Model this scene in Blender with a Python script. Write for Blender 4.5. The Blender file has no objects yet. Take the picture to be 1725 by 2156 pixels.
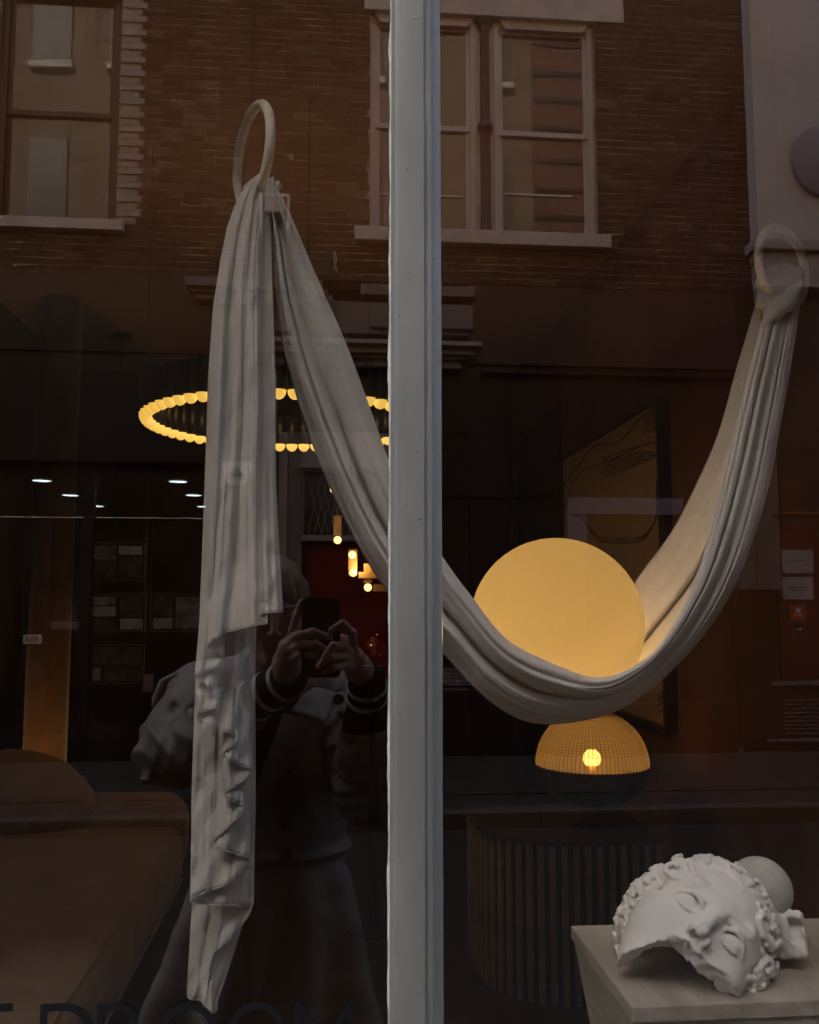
import bpy, bmesh, math, random
import numpy as np
from mathutils import Vector, Matrix, Euler

random.seed(7); np.random.seed(7)
S = bpy.context.scene
COL = S.collection
R = math.radians

# ------------------------------------------------------------------ camera
# the camera is the phone's lens: 0.87 m in front of the shop glass (plane y = 0), 1.5 m above the pavement
FPX, CX, CY = 1930.0, 862.5, 1078.0            # focal length and centre on a 1725 x 2156 picture
YAW, PITCH = math.atan(0.0868 * 0.995), math.atan(0.1005)
CAM = Vector((0.0, -0.87, 1.5))
cam_data = bpy.data.cameras.new('camera')
cam = bpy.data.objects.new('camera', cam_data)
COL.objects.link(cam)
cam.location = CAM
cam.rotation_euler = (math.pi / 2 + PITCH, 0, -YAW)
cam_data.sensor_fit = 'HORIZONTAL'
cam_data.sensor_width = 36.0
cam_data.lens = FPX / 1725.0 * 36.0
cam_data.clip_start = 0.002
cam_data.clip_end = 500
S.camera = cam

# ------------------------------------------------------------------ sky, sun, exposure
SUN_EL, SUN_AZ = R(36), R(205)                  # azimuth clockwise from +y (north): the sun stands behind the houses opposite
w = bpy.data.worlds.new('World'); S.world = w; w.use_nodes = True
nt = w.node_tree
sky = nt.nodes.new('ShaderNodeTexSky'); sky.sky_type = 'NISHITA'; sky.sun_disc = False
sky.sun_elevation = SUN_EL; sky.sun_rotation = SUN_AZ
sky.air_density = 1.0; sky.dust_density = 6.0; sky.ozone_density = 0.6
nt.nodes['Background'].inputs['Strength'].default_value = 0.15
hz_ = nt.nodes.new('ShaderNodeMix'); hz_.data_type = 'RGBA'; hz_.blend_type = 'MULTIPLY'; hz_.inputs['Factor'].default_value = 1.0
hz_.inputs['B'].default_value = (1.0, 0.972, 0.925, 1)         # thin warm haze
nt.links.new(sky.outputs[0], hz_.inputs['A']); nt.links.new(hz_.outputs['Result'], nt.nodes['Background'].inputs['Color'])
sd = bpy.data.lights.new('sun', 'SUN'); sd.energy = 4.0; sd.angle = R(0.6); sd.color = (1.0, 0.90, 0.78)
sun = bpy.data.objects.new('sun', sd); COL.objects.link(sun)
sdir = Vector((math.sin(SUN_AZ) * math.cos(SUN_EL), math.cos(SUN_AZ) * math.cos(SUN_EL), math.sin(SUN_EL)))
sun.rotation_euler = sdir.to_track_quat('Z', 'Y').to_euler()
sun.location = (0, -20, 30)
S.view_settings.view_transform = 'Standard'; S.view_settings.look = 'None'
S.view_settings.gamma = 1.0; S.view_settings.exposure = 2.4
S.view_settings.use_curve_mapping = False
S.render.engine = 'CYCLES'
cy = S.cycles
cy.use_denoising = True
try: cy.denoiser = 'OPENIMAGEDENOISE'
except Exception: pass
cy.max_bounces = 9; cy.diffuse_bounces = 4; cy.glossy_bounces = 4; cy.transmission_bounces = 6
cy.transparent_max_bounces = 16
cy.caustics_reflective = False; cy.caustics_refractive = False
cy.sample_clamp_indirect = 4.0
cy.use_adaptive_sampling = False

# ------------------------------------------------------------------ picture geometry
_cy, _sy, _cp, _sp = math.cos(YAW), math.sin(YAW), math.cos(PITCH), math.sin(PITCH)
RV = Vector((_cy, -_sy, 0)); FV = Vector((_sy * _cp, _cy * _cp, _sp)); UV = Vector((-_sy * _sp, -_cy * _sp, _cp))
def at(px, py, d):
    """the place seen at (px, py) at distance d in front of the camera, measured square to the glass"""
    v = RV * ((px - CX) / FPX) + UV * (-(py - CY) / FPX) + FV
    return CAM + v * (d / v.y)
def mir(px, py, d):
    """the same place seen in the glass: on the street side"""
    p = at(px, py, d); return Vector((p.x, -p.y, p.z))

# ------------------------------------------------------------------ helpers: objects
def link(name, me, parent=None, mat=None):
    o = bpy.data.objects.new(name, me); COL.objects.link(o)
    if parent is not None: o.parent = parent
    if mat is not None and me is not None and len(me.materials) == 0:
        for m in (mat if isinstance(mat, (list, tuple)) else [mat]): me.materials.append(m)
    return o
def tag(o, label=None, cat=None, group=None, kind=None):
    if label: o['label'] = label
    if cat: o['category'] = cat
    if group: o['group'] = group
    if kind: o['kind'] = kind
    return o
def empty(name, label, cat, loc=(0, 0, 0), group=None):
    o = bpy.data.objects.new(name, None); COL.objects.link(o); o.location = loc
    o.empty_display_size = 0.05
    return tag(o, label, cat, group)
def shade(me, on=True):
    me.polygons.foreach_set('use_smooth', [on] * len(me.polygons)); me.update()

class MB:
    """collects shapes into one mesh"""
    def __init__(s): s.v = []; s.f = []; s.m = []
    def add(s, vs, fs, mi=0):
        o = len(s.v); s.v += [tuple(v) for v in vs]; s.f += [tuple(i + o for i in f) for f in fs]; s.m += [mi] * len(fs); return s
    def box(s, x0, x1, y0, y1, z0, z1, mi=0):
        vs = [(x0,y0,z0),(x1,y0,z0),(x1,y1,z0),(x0,y1,z0),(x0,y0,z1),(x1,y0,z1),(x1,y1,z1),(x0,y1,z1)]
        return s.add(vs, [(0,3,2,1),(4,5,6,7),(0,1,5,4),(1,2,6,5),(2,3,7,6),(3,0,4,7)], mi)
    def tube(s, pts, r, n=10, mi=0, cap=True):
        pts = [Vector(p) for p in pts]; rs = r if isinstance(r, (list, tuple)) else [r] * len(pts)
        vs, fs = [], []; up = None
        for i, p in enumerate(pts):
            t = (pts[min(i + 1, len(pts) - 1)] - pts[max(i - 1, 0)]).normalized()
            if up is None:
                up = t.orthogonal().normalized()
            up = (up - t * up.dot(t)).normalized(); b = t.cross(up)
            for k in range(n):
                a = 2 * math.pi * k / n
                vs.append(p + (up * math.cos(a) + b * math.sin(a)) * rs[i])
        for i in range(len(pts) - 1):
            for k in range(n):
                fs.append((i*n+k, i*n+(k+1) % n, (i+1)*n+(k+1) % n, (i+1)*n+k))
        if cap:
            fs.append(tuple(range(n - 1, -1, -1))); fs.append(tuple((len(pts)-1)*n + k for k in range(n)))
        return s.add(vs, fs, mi)
    def lathe(s, prof, c=(0,0,0), n=32, mi=0):
        vs, fs = [], []
        for (r, z) in prof:
            for k in range(n):
                a = 2 * math.pi * k / n; vs.append((c[0] + r*math.cos(a), c[1] + r*math.sin(a), c[2] + z))
        for i in range(len(prof) - 1):
            for k in range(n): fs.append((i*n+k, i*n+(k+1) % n, (i+1)*n+(k+1) % n, (i+1)*n+k))
        if prof[0][0] > 1e-6: fs.append(tuple(range(n - 1, -1, -1)))
        if prof[-1][0] > 1e-6: fs.append(tuple((len(prof)-1)*n + k for k in range(n)))
        return s.add(vs, fs, mi)
    def prism(s, poly, a0, a1, axis='x', mi=0):
        """extrudes a closed 2-D outline: axis x -> outline in (y,z), y -> (x,z), z -> (x,y)"""
        n = len(poly)
        def P(p, a): return {'x': (a, p[0], p[1]), 'y': (p[0], a, p[1]), 'z': (p[0], p[1], a)}[axis]
        vs = [P(p, a0) for p in poly] + [P(p, a1) for p in poly]
        fs = [(i, (i+1) % n, n+(i+1) % n, n+i) for i in range(n)] + [tuple(range(n-1, -1, -1)), tuple(range(n, 2*n))]
        return s.add(vs, fs, mi)
    def mesh(s, name, smooth=False, bevel=0.0, seg=2, fix=True):
        me = bpy.data.meshes.new(name); me.from_pydata(s.v, [], s.f); me.polygons.foreach_set('material_index', s.m)
        bm = bmesh.new(); bm.from_mesh(me)
        if fix: bmesh.ops.recalc_face_normals(bm, faces=bm.faces)
        if bevel > 0:
            es = [e for e in bm.edges if len(e.link_faces) == 2 and e.calc_face_angle(0) > 0.5]
            bmesh.ops.bevel(bm, geom=es, offset=bevel, segments=seg, affect='EDGES', profile=0.6, clamp_overlap=True)
        bm.to_mesh(me); bm.free()
        if smooth: shade(me)
        return me
    def obj(s, name, mat, parent=None, smooth=False, bevel=0.0, seg=2):
        return link(name, s.mesh(name, smooth, bevel, seg), parent, mat)
def boxo(name, mat, parent, x0, x1, y0, y1, z0, z1, bevel=0.0):
    if x0 > x1: x0, x1 = x1, x0
    if y0 > y1: y0, y1 = y1, y0
    if z0 > z1: z0, z1 = z1, z0
    return MB().box(x0, x1, y0, y1, z0, z1).obj(name, mat, parent, bevel=bevel)
def autosmooth(o, ang=40):
    me = o.data; shade(me)
    bm = bmesh.new(); bm.from_mesh(me)
    for e in bm.edges:
        e.smooth = not (len(e.link_faces) == 2 and e.calc_face_angle(0) > R(ang))
    bm.to_mesh(me); bm.free(); return o
def text_mesh(name, txt, size, depth=0.001, spacing=1.0):
    cu = bpy.data.curves.new(name, 'FONT'); cu.body = txt; cu.size = size; cu.extrude = depth
    cu.align_x = 'CENTER'; cu.align_y = 'CENTER'; cu.space_character = spacing; cu.resolution_u = 3
    o = bpy.data.objects.new(name, cu); COL.objects.link(o)
    dg = bpy.context.evaluated_depsgraph_get(); dg.update()
    me = bpy.data.meshes.new_from_object(o.evaluated_get(dg)); me.name = name
    bpy.data.objects.remove(o); bpy.data.curves.remove(cu)
    return me
def grid_mesh(name, P, closed=False):
    """P: array (n, m, 3) -> smooth quad sheet"""
    n, m = P.shape[:2]
    idx = np.arange(n * m).reshape(n, m)
    f = np.stack([idx[:-1, :-1], idx[1:, :-1], idx[1:, 1:], idx[:-1, 1:]], -1).reshape(-1, 4)
    if closed:
        g = np.stack([idx[:-1, -1], idx[1:, -1], idx[1:, 0], idx[:-1, 0]], -1).reshape(-1, 4); f = np.concatenate([f, g])
    me = bpy.data.meshes.new(name); me.from_pydata(P.reshape(-1, 3).tolist(), [], f.tolist()); shade(me); return me
def cat_rom(pts, n):
    """smooth curve through points (k, c) -> (n, c), even in parameter"""
    p = np.asarray(pts, float); k = len(p)
    t = np.linspace(0, k - 1, n); i = np.clip(t.astype(int), 0, k - 2); u = (t - i)[:, None]
    g = lambda j: p[np.clip(j, 0, k - 1)]
    p0, p1, p2, p3 = g(i - 1), g(i), g(i + 1), g(i + 2)
    return 0.5 * (2*p1 + (p2-p0)*u + (2*p0-5*p1+4*p2-p3)*u*u + (3*p1-p0-3*p2+p3)*u**3)

# ------------------------------------------------------------------ helpers: materials
def mat(name, col, rough=0.6, metal=0.0, var=0.0, scale=8.0, bump=0.0, bscale=None, spec=0.5, emit=None, es=0.0,
        col2=None, detail=6.0, stretch=(1, 1, 1), sheen=0.0, coat=0.0, trans=0.0):
    m = bpy.data.materials.new(name); m.use_nodes = True
    t = m.node_tree; n = t.nodes; b = n['Principled BSDF']
    b.inputs['Roughness'].default_value = rough; b.inputs['Metallic'].default_value = metal
    b.inputs['Specular IOR Level'].default_value = spec
    b.inputs['Base Color'].default_value = (*col, 1)
    if sheen: b.inputs['Sheen Weight'].default_value = sheen
    if coat: b.inputs['Coat Weight'].default_value = coat; b.inputs['Coat Roughness'].default_value = 0.06
    if emit: b.inputs['Emission Color'].default_value = (*emit, 1); b.inputs['Emission Strength'].default_value = es
    if var or col2 or bump:
        tc = n.new('ShaderNodeTexCoord'); mp = n.new('ShaderNodeMapping'); mp.inputs['Scale'].default_value = stretch
        t.links.new(tc.outputs['Object'], mp.inputs['Vector'])
    if var or col2:
        nz = n.new('ShaderNodeTexNoise'); nz.inputs['Scale'].default_value = scale; nz.inputs['Detail'].default_value = detail
        nz.inputs['Roughness'].default_value = 0.6
        t.links.new(mp.outputs[0], nz.inputs['Vector'])
        rp = n.new('ShaderNodeValToRGB'); e = rp.color_ramp.elements
        c2 = col2 or tuple(c * (1 - var) for c in col); c1 = col if col2 else tuple(min(1, c * (1 + var)) for c in col)
        e[0].position = 0.36; e[1].position = 0.66
        e[0].color = (*c2, 1); e[1].color = (*c1, 1)
        t.links.new(nz.outputs['Fac'], rp.inputs['Fac']); t.links.new(rp.outputs['Color'], b.inputs['Base Color'])
    if bump:
        nb = n.new('ShaderNodeTexNoise'); nb.inputs['Scale'].default_value = bscale or scale * 3; nb.inputs['Detail'].default_value = 5
        t.links.new(mp.outputs[0], nb.inputs['Vector'])
        bp = n.new('ShaderNodeBump'); bp.inputs['Strength'].default_value = 1.0; bp.inputs['Distance'].default_value = bump
        t.links.new(nb.outputs['Fac'], bp.inputs['Height']); t.links.new(bp.outputs['Normal'], b.inputs['Normal'])
    return m
def glass_mat(name, refl, tint=(1, 1, 1), rough=0.0, dirt=0.0):
    """thin clear pane: part mirror, part clear, more mirror at a glancing angle"""
    m = bpy.data.materials.new(name); m.use_nodes = True; t = m.node_tree; n = t.nodes
    n.remove(n['Principled BSDF']); out = n['Material Output']
    tr = n.new('ShaderNodeBsdfTransparent'); tr.inputs['Color'].default_value = (*tint, 1)
    gl = n.new('ShaderNodeBsdfGlossy'); gl.inputs['Roughness'].default_value = rough; gl.inputs['Color'].default_value = (0.97, 0.97, 0.97, 1)
    lw = n.new('ShaderNodeLayerWeight'); lw.inputs['Blend'].default_value = 0.5
    mr = n.new('ShaderNodeMath'); mr.operation = 'POWER'; mr.inputs[1].default_value = 4.0
    t.links.new(lw.outputs['Facing'], mr.inputs[0])
    ma = n.new('ShaderNodeMath'); ma.operation = 'MULTIPLY_ADD'; ma.inputs[1].default_value = 1 - refl; ma.inputs[2].default_value = refl
    ma.use_clamp = True
    t.links.new(mr.outputs[0], ma.inputs[0])
    mx = n.new('ShaderNodeMixShader'); t.links.new(ma.outputs[0], mx.inputs[0]); t.links.new(tr.outputs[0], mx.inputs[1]); t.links.new(gl.outputs[0], mx.inputs[2])
    if dirt:
        df = n.new('ShaderNodeBsdfDiffuse'); df.inputs['Color'].default_value = (0.62, 0.61, 0.58, 1)
        tc = n.new('ShaderNodeTexCoord'); mp_ = n.new('ShaderNodeMapping'); mp_.inputs['Scale'].default_value = (3.2, 1, 1.1); mp_.inputs['Rotation'].default_value = (0, 0.35, 0)
        nz = n.new('ShaderNodeTexNoise'); nz.inputs['Scale'].default_value = 3.0; nz.inputs['Detail'].default_value = 9; nz.inputs['Roughness'].default_value = 0.7; nz.inputs['Distortion'].default_value = 1.2
        rp = n.new('ShaderNodeMapRange'); rp.inputs[1].default_value = 0.45; rp.inputs[2].default_value = 0.85; rp.inputs[3].default_value = 0.0; rp.inputs[4].default_value = dirt
        t.links.new(tc.outputs['Object'], mp_.inputs['Vector']); t.links.new(mp_.outputs[0], nz.inputs['Vector']); t.links.new(nz.outputs['Fac'], rp.inputs[0])
        m3 = n.new('ShaderNodeMixShader'); t.links.new(rp.outputs[0], m3.inputs[0]); t.links.new(mx.outputs[0], m3.inputs[1]); t.links.new(df.outputs[0], m3.inputs[2]); mx = m3
    t.links.new(mx.outputs[0], out.inputs['Surface'])
    return m
def clear_mat(name, tint):
    m = bpy.data.materials.new(name); m.use_nodes = True; t = m.node_tree; n = t.nodes
    n.remove(n['Principled BSDF'])
    tr = n.new('ShaderNodeBsdfTransparent'); tr.inputs['Color'].default_value = (*tint, 1)
    t.links.new(tr.outputs[0], n['Material Output'].inputs['Surface']); return m

M = {}
M['paint'] = mat('grey_blue_paint', (0.245, 0.262, 0.258), 0.42, var=0.13, scale=9, bump=0.0016, bscale=34, stretch=(1, 1, 0.35))
def chips(m):
    t = m.node_tree; n = t.nodes; b = n['Principled BSDF']; src = b.inputs['Base Color'].links[0].from_socket
    tc = n.new('ShaderNodeTexCoord'); nz = n.new('ShaderNodeTexNoise'); nz.inputs['Scale'].default_value = 55; nz.inputs['Detail'].default_value = 4
    mr = n.new('ShaderNodeMapRange'); mr.inputs[1].default_value = 0.71; mr.inputs[2].default_value = 0.74
    mx = n.new('ShaderNodeMix'); mx.data_type = 'RGBA'; mx.inputs['B'].default_value = (0.10, 0.11, 0.12, 1)
    t.links.new(tc.outputs['Object'], nz.inputs['Vector']); t.links.new(nz.outputs['Fac'], mr.inputs[0]); t.links.new(mr.outputs[0], mx.inputs['Factor'])
    t.links.new(src, mx.inputs['A']); t.links.new(mx.outputs['Result'], b.inputs['Base Color'])
    n2 = n.new('ShaderNodeTexNoise'); n2.inputs['Scale'].default_value = 130; n2.inputs['Detail'].default_value = 2
    m2 = n.new('ShaderNodeMapRange'); m2.inputs[1].default_value = 0.69; m2.inputs[2].default_value = 0.80
    b2 = n.new('ShaderNodeBump'); b2.inputs['Distance'].default_value = 0.0006; t.links.new(tc.outputs['Object'], n2.inputs['Vector']); t.links.new(n2.outputs['Fac'], m2.inputs[0]); t.links.new(m2.outputs[0], b2.inputs['Height'])
    old = b.inputs['Normal'].links[0].from_socket; t.links.new(old, b2.inputs['Normal']); t.links.new(b2.outputs['Normal'], b.inputs['Normal'])
chips(M['paint'])
M['pane_front'] = glass_mat('pane_glass', 0.195, dirt=0.011)
M['pane_clear'] = clear_mat('pane_glass_clear', (0.97, 0.98, 0.975))
M['letter'] = mat('letter_vinyl', (0.012, 0.014, 0.018), 0.45)
def muslin():
    m = mat('muslin', (0.655, 0.645, 0.63), 0.95, var=0.04, scale=14, spec=0.1)
    t = m.node_tree; n = t.nodes; b = n['Principled BSDF']; out = n['Material Output']
    tc = n.new('ShaderNodeTexCoord')
    # fine crumpling plus the weave
    n1 = n.new('ShaderNodeTexNoise'); n1.inputs['Scale'].default_value = 34; n1.inputs['Detail'].default_value = 8; n1.inputs['Roughness'].default_value = 0.62; n1.inputs['Distortion'].default_value = 0.8
    mp_ = n.new('ShaderNodeMapping'); mp_.inputs['Scale'].default_value = (1.5, 1.5, 0.55)
    t.links.new(tc.outputs['Object'], mp_.inputs['Vector']); t.links.new(mp_.outputs[0], n1.inputs['Vector'])
    b1 = n.new('ShaderNodeBump'); b1.inputs['Distance'].default_value = 0.0052; b1.inputs['Strength'].default_value = 0.8; t.links.new(n1.outputs['Fac'], b1.inputs['Height'])
    n2 = n.new('ShaderNodeTexNoise'); n2.inputs['Scale'].default_value = 420; b2 = n.new('ShaderNodeBump'); b2.inputs['Distance'].default_value = 0.0005
    t.links.new(tc.outputs['Object'], n2.inputs['Vector']); t.links.new(n2.outputs['Fac'], b2.inputs['Height']); t.links.new(b1.outputs['Normal'], b2.inputs['Normal'])
    t.links.new(b2.outputs['Normal'], b.inputs['Normal'])
    tl = n.new('ShaderNodeBsdfTranslucent'); tl.inputs['Color'].default_value = (0.74, 0.66, 0.55, 1); t.links.new(b2.outputs['Normal'], tl.inputs['Normal'])
    mx = n.new('ShaderNodeMixShader'); mx.inputs[0].default_value = 0.09; t.links.new(b.outputs[0], mx.inputs[1]); t.links.new(tl.outputs[0], mx.inputs[2]); t.links.new(mx.outputs[0], out.inputs['Surface'])
    return m
M['cloth'] = muslin()
M['ring'] = mat('pale_wood_ring', (0.82, 0.75, 0.63), 0.5, var=0.1, scale=20)
M['wire'] = mat('nylon_line', (0.05, 0.045, 0.04), 0.4)
M['bulb'] = mat('lit_bulb', (0.9, 0.8, 0.5), 0.3, emit=(1.0, 0.52, 0.12), es=3.6)
M['lampdome'] = mat('lit_lamp_dome', (0.9, 0.8, 0.5), 0.3, emit=(1.0, 0.58, 0.10), es=0.19)
M['spotled'] = mat('lit_downlight', (0.9, 0.9, 0.9), 0.3, emit=(0.75, 0.95, 1.0), es=2.0)
M['black'] = mat('black_metal', (0.010, 0.009, 0.009), 0.42, spec=0.4)
M['brass'] = mat('aged_brass', (0.50, 0.33, 0.13), 0.42, metal=1.0, var=0.2, scale=12)
M['darkbrass'] = mat('dark_bronze', (0.20, 0.13, 0.06), 0.34, metal=1.0, var=0.25, scale=9)
M['plaster'] = mat('white_plaster', (0.76, 0.735, 0.71), 0.78, var=0.07, scale=11, bump=0.0016, bscale=70, spec=0.25)
M['greyplaster'] = mat('grey_plaster', (0.46, 0.45, 0.41), 0.85, var=0.14, scale=22, bump=0.001, bscale=70, spec=0.2)
M['suede'] = mat('tan_suede', (0.33, 0.235, 0.160), 0.95, var=0.16, scale=6, bump=0.002, bscale=60, spec=0.1, sheen=0.3)
M['wallin'] = mat('umber_wall', (0.085, 0.044, 0.022), 0.85, var=0.12, scale=2.5, bump=0.001, bscale=40, spec=0.2)
M['ceilin'] = mat('clay_ceiling', (0.34, 0.205, 0.13), 0.9, var=0.05, scale=2, spec=0.2)
M['floorin'] = mat('dark_oak_floor', (0.045, 0.026, 0.018), 0.5, var=0.3, scale=4, stretch=(6, 0.6, 1))
M['canvas'] = mat('drawing_paper', (0.42, 0.32, 0.20), 0.9, var=0.07, scale=5, spec=0.15)
M['ink'] = mat('drawn_line', (0.05, 0.03, 0.02), 0.8)
M['framewood'] = mat('walnut_frame', (0.075, 0.045, 0.026), 0.5, var=0.35, scale=10, stretch=(8, 8, 0.7))
M['flute'] = mat('fluted_bronze', (0.60, 0.50, 0.40), 0.42, var=0.25, scale=6, spec=0.5)

def atx(px, py, X):
    v = RV * ((px - CX) / FPX) + UV * (-(py - CY) / FPX) + FV
    return CAM + v * ((X - CAM.x) / v.x)

# ------------------------------------------------------------------ the shop: shell and room
XL, XR, YB, ZC = -2.08, 1.50, 6.6, 3.39
WX0, WX1, WZ0, WZ1 = -1.85, 1.44, 0.62, 3.34        # the shop window's opening
tag(boxo('shop_floor', M['floorin'], None, XL, XR, 0.02, YB, -0.1, 0.0), kind='structure')
tag(boxo('shop_ceiling', M['ceilin'], None, XL, XR, 0.26, YB, ZC, ZC + 0.12), kind='structure')
tag(boxo('wall_left', M['wallin'], None, XL - 0.12, XL, 0.26, YB, 0.0, ZC), kind='structure')
M['wallright'] = mat('lamp_glow_wall', (0.20, 0.10, 0.042), 0.85, var=0.12, scale=2.5, bump=0.001, bscale=40, spec=0.2)  # lighter copy of the wall colour, with the lamps' glow put into it
tag(boxo('wall_right', M['wallright'], None, XR, XR + 0.12, 0.26, YB, 0.0, ZC), kind='structure')
tag(boxo('wall_back', M['wallin'], None, XL, XR, YB, YB + 0.12, 0.0, ZC), kind='structure')
M['olive'] = mat('olive_panel', (0.060, 0.055, 0.035), 0.5, var=0.15, scale=3)
p0, p1 = atx(1092, 1100, XR - 0.03), atx(1176, 1100, XR - 0.03)
dp = empty('wall_panel', 'tall dark olive panel at the far end of the side wall, beyond the framed drawing', 'panel', (XR - 0.02, p1.y, 0))
def kid(o, root):                      # keep world place while parenting
    o.parent = root; o.matrix_parent_inverse = Matrix.Translation(root.location).inverted(); return o
kid(boxo('board', M['olive'], None, XR - 0.025, XR - 0.002, p1.y, p0.y, 0.05, 2.75), dp)
kid(boxo('cap_rail', M['framewood'], None, XR - 0.04, XR - 0.002, p1.y - 0.02, p0.y + 0.02, 2.751, 2.80), dp)

# our own building: everything round the shop window
M['stock2'] = None
def brick_tex(name, c1, c2, mortar, sc=1.0):
    m = bpy.data.materials.new(name); m.use_nodes = True; t = m.node_tree; n = t.nodes; b = n['Principled BSDF']
    tc = n.new('ShaderNodeTexCoord'); sp = n.new('ShaderNodeSeparateXYZ'); cb = n.new('ShaderNodeCombineXYZ')
    t.links.new(tc.outputs['Object'], sp.inputs[0]); t.links.new(sp.outputs['X'], cb.inputs['X']); t.links.new(sp.outputs['Z'], cb.inputs['Y'])
    br = n.new('ShaderNodeTexBrick'); br.inputs['Scale'].default_value = 1.0 / sc
    br.inputs['Brick Width'].default_value = 0.225; br.inputs['Row Height'].default_value = 0.075; br.inputs['Mortar Size'].default_value = 0.006
    br.inputs['Color1'].default_value = (*c1, 1); br.inputs['Color2'].default_value = (*c2, 1); br.inputs['Mortar'].default_value = (*mortar, 1)
    t.links.new(cb.outputs[0], br.inputs['Vector'])
    nz = n.new('ShaderNodeTexNoise'); nz.inputs['Scale'].default_value = 2.2; nz.inputs['Detail'].default_value = 6
    t.links.new(tc.outputs['Object'], nz.inputs['Vector'])
    mx = n.new('ShaderNodeMix'); mx.data_type = 'RGBA'; mx.blend_type = 'MULTIPLY'; mx.inputs['Factor'].default_value = 0.75
    rp = n.new('ShaderNodeValToRGB'); rp.color_ramp.elements[0].position = 0.3; rp.color_ramp.elements[1].position = 0.7
    rp.color_ramp.elements[0].color = (0.45, 0.42, 0.40, 1); rp.color_ramp.elements[1].color = (1, 1, 1, 1)
    t.links.new(nz.outputs['Fac'], rp.inputs['Fac'])
    t.links.new(br.outputs['Color'], mx.inputs['A']); t.links.new(rp.outputs['Color'], mx.inputs['B'])
    t.links.new(mx.outputs['Result'], b.inputs['Base Color']); b.inputs['Roughness'].default_value = 0.9
    bp = n.new('ShaderNodeBump'); bp.inputs['Distance'].default_value = 0.006; bp.invert = True
    t.links.new(br.outputs['Fac'], bp.inputs['Height']); t.links.new(bp.outputs['Normal'], b.inputs['Normal'])
    return m
M['tanbrick'] = brick_tex('tan_brick', (0.30, 0.225, 0.15), (0.22, 0.16, 0.10), (0.27, 0.235, 0.19))
M['redbrick'] = brick_tex('red_brick', (0.22, 0.075, 0.045), (0.15, 0.055, 0.035), (0.22, 0.18, 0.15))
M['stone'] = mat('pale_stone', (0.62, 0.58, 0.53), 0.85, var=0.16, scale=5, bump=0.004, bscale=18)
M['white'] = mat('white_gloss_paint', (0.72, 0.70, 0.67), 0.35, var=0.05, scale=5)
M['darkwood'] = mat('dark_brown_paint', (0.045, 0.024, 0.018), 0.45, var=0.15, scale=6)
M['shopblack'] = mat('black_shopfront_paint', (0.016, 0.013, 0.013), 0.35, var=0.2, scale=4)
M['dimglass'] = None
def mirror_pane(name, refl, base):
    m = bpy.data.materials.new(name); m.use_nodes = True; t = m.node_tree; n = t.nodes; b = n['Principled BSDF']
    b.inputs['Base Color'].default_value = (*base, 1); b.inputs['Roughness'].default_value = 0.5
    gl = n.new('ShaderNodeBsdfGlossy'); gl.inputs['Roughness'].default_value = 0.01
    tc = n.new('ShaderNodeTexCoord'); nz = n.new('ShaderNodeTexNoise'); nz.inputs['Scale'].default_value = 1.6; nz.inputs['Detail'].default_value = 1
    bp = n.new('ShaderNodeBump'); bp.inputs['Distance'].default_value = 0.0011
    t.links.new(tc.outputs['Object'], nz.inputs['Vector']); t.links.new(nz.outputs['Fac'], bp.inputs['Height']); t.links.new(bp.outputs['Normal'], gl.inputs['Normal'])
    mx = n.new('ShaderNodeMixShader'); mx.inputs[0].default_value = refl
    t.links.new(b.outputs[0], mx.inputs[1]); t.links.new(gl.outputs[0], mx.inputs[2])
    t.links.new(mx.outputs[0], n['Material Output'].inputs['Surface']); return m
M['dimglass'] = mirror_pane('dark_window_glass', 0.02, (0.045, 0.047, 0.052))

M['owngrey'] = mat('grey_window_paint', (0.10, 0.10, 0.105), 0.5)
own = empty('shop_building', 'tan brick building that holds the shop window with the hanging cloth', 'building', (0, 0.1, 0))
HO = 15.0
def ownpart(name, m, *a): return kid(boxo(name, m, None, *a), own)
ownpart('stall_riser', M['paint'], WX0 - 0.2, WX1 + 0.2, 0.0, 0.25, 0.0, WZ0)
ownpart('pier', M['paint'], WX0 - 0.2, WX0, 0.0, 0.25, WZ0, WZ1)
ownpart('pier', M['paint'], WX1, WX1 + 0.2, 0.0, 0.25, WZ0, WZ1)
ownpart('fascia', M['paint'], WX0 - 0.2, WX1 + 0.2, -0.06, 0.25, WZ1, 3.95)
ownpart('wall', M['tanbrick'], -14.0, WX0 - 0.2, 0.02, 0.25, 0.0, 3.95)
ownpart('wall', M['tanbrick'], WX1 + 0.2, 4.1, 0.02, 0.25, 0.0, 3.95)
ownpart('wall', M['tanbrick'], -14.0, 4.1, 0.02, 0.30, 3.95, HO)
ownpart('roof', M['shopblack'], -14.0, 4.1, 0.30, 8.0, HO - 0.3, HO)
for (xa, za) in [(x_, z_) for z_ in (5.6, 8.9, 12.2) for x_ in (-8.6, -5.6, -4.1, -1.5, 0.6, 3.25)]:
    wn = ownpart('window', M['owngrey'], xa - 0.37, xa + 0.37, -0.03, 0.018, za, za + 1.75)
    for zz in (za + 0.06, za + 0.92):
        pn = boxo('pane', M['dimglass'], None, xa - 0.31, xa + 0.31, -0.036, -0.0305, zz, zz + 0.77); kid(pn, own); 
    ownpart('sill', M['stone'], xa - 0.42, xa + 0.42, -0.10, 0.018, za - 0.14, za - 0.002)
nb = empty('red_brick_building', 'red brick building with dark bands beside the shop, mirrored in the sash windows opposite', 'building', (8, 0.1, 0))
kid(boxo('wall', M['redbrick'], None, 4.102, 14.0, -0.10, 0.3, 0.0, 14.0), nb)
for k in range(13):
    kid(boxo('band', M['shopblack'], None, 4.11, 14.0, -0.15, -0.1005, 6.2 + k * 0.62, 6.29 + k * 0.62), nb)
kid(boxo('cornice', M['stone'], None, 4.10, 14.0, -0.3, 0.3, 14.001, 14.35), nb)
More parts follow.
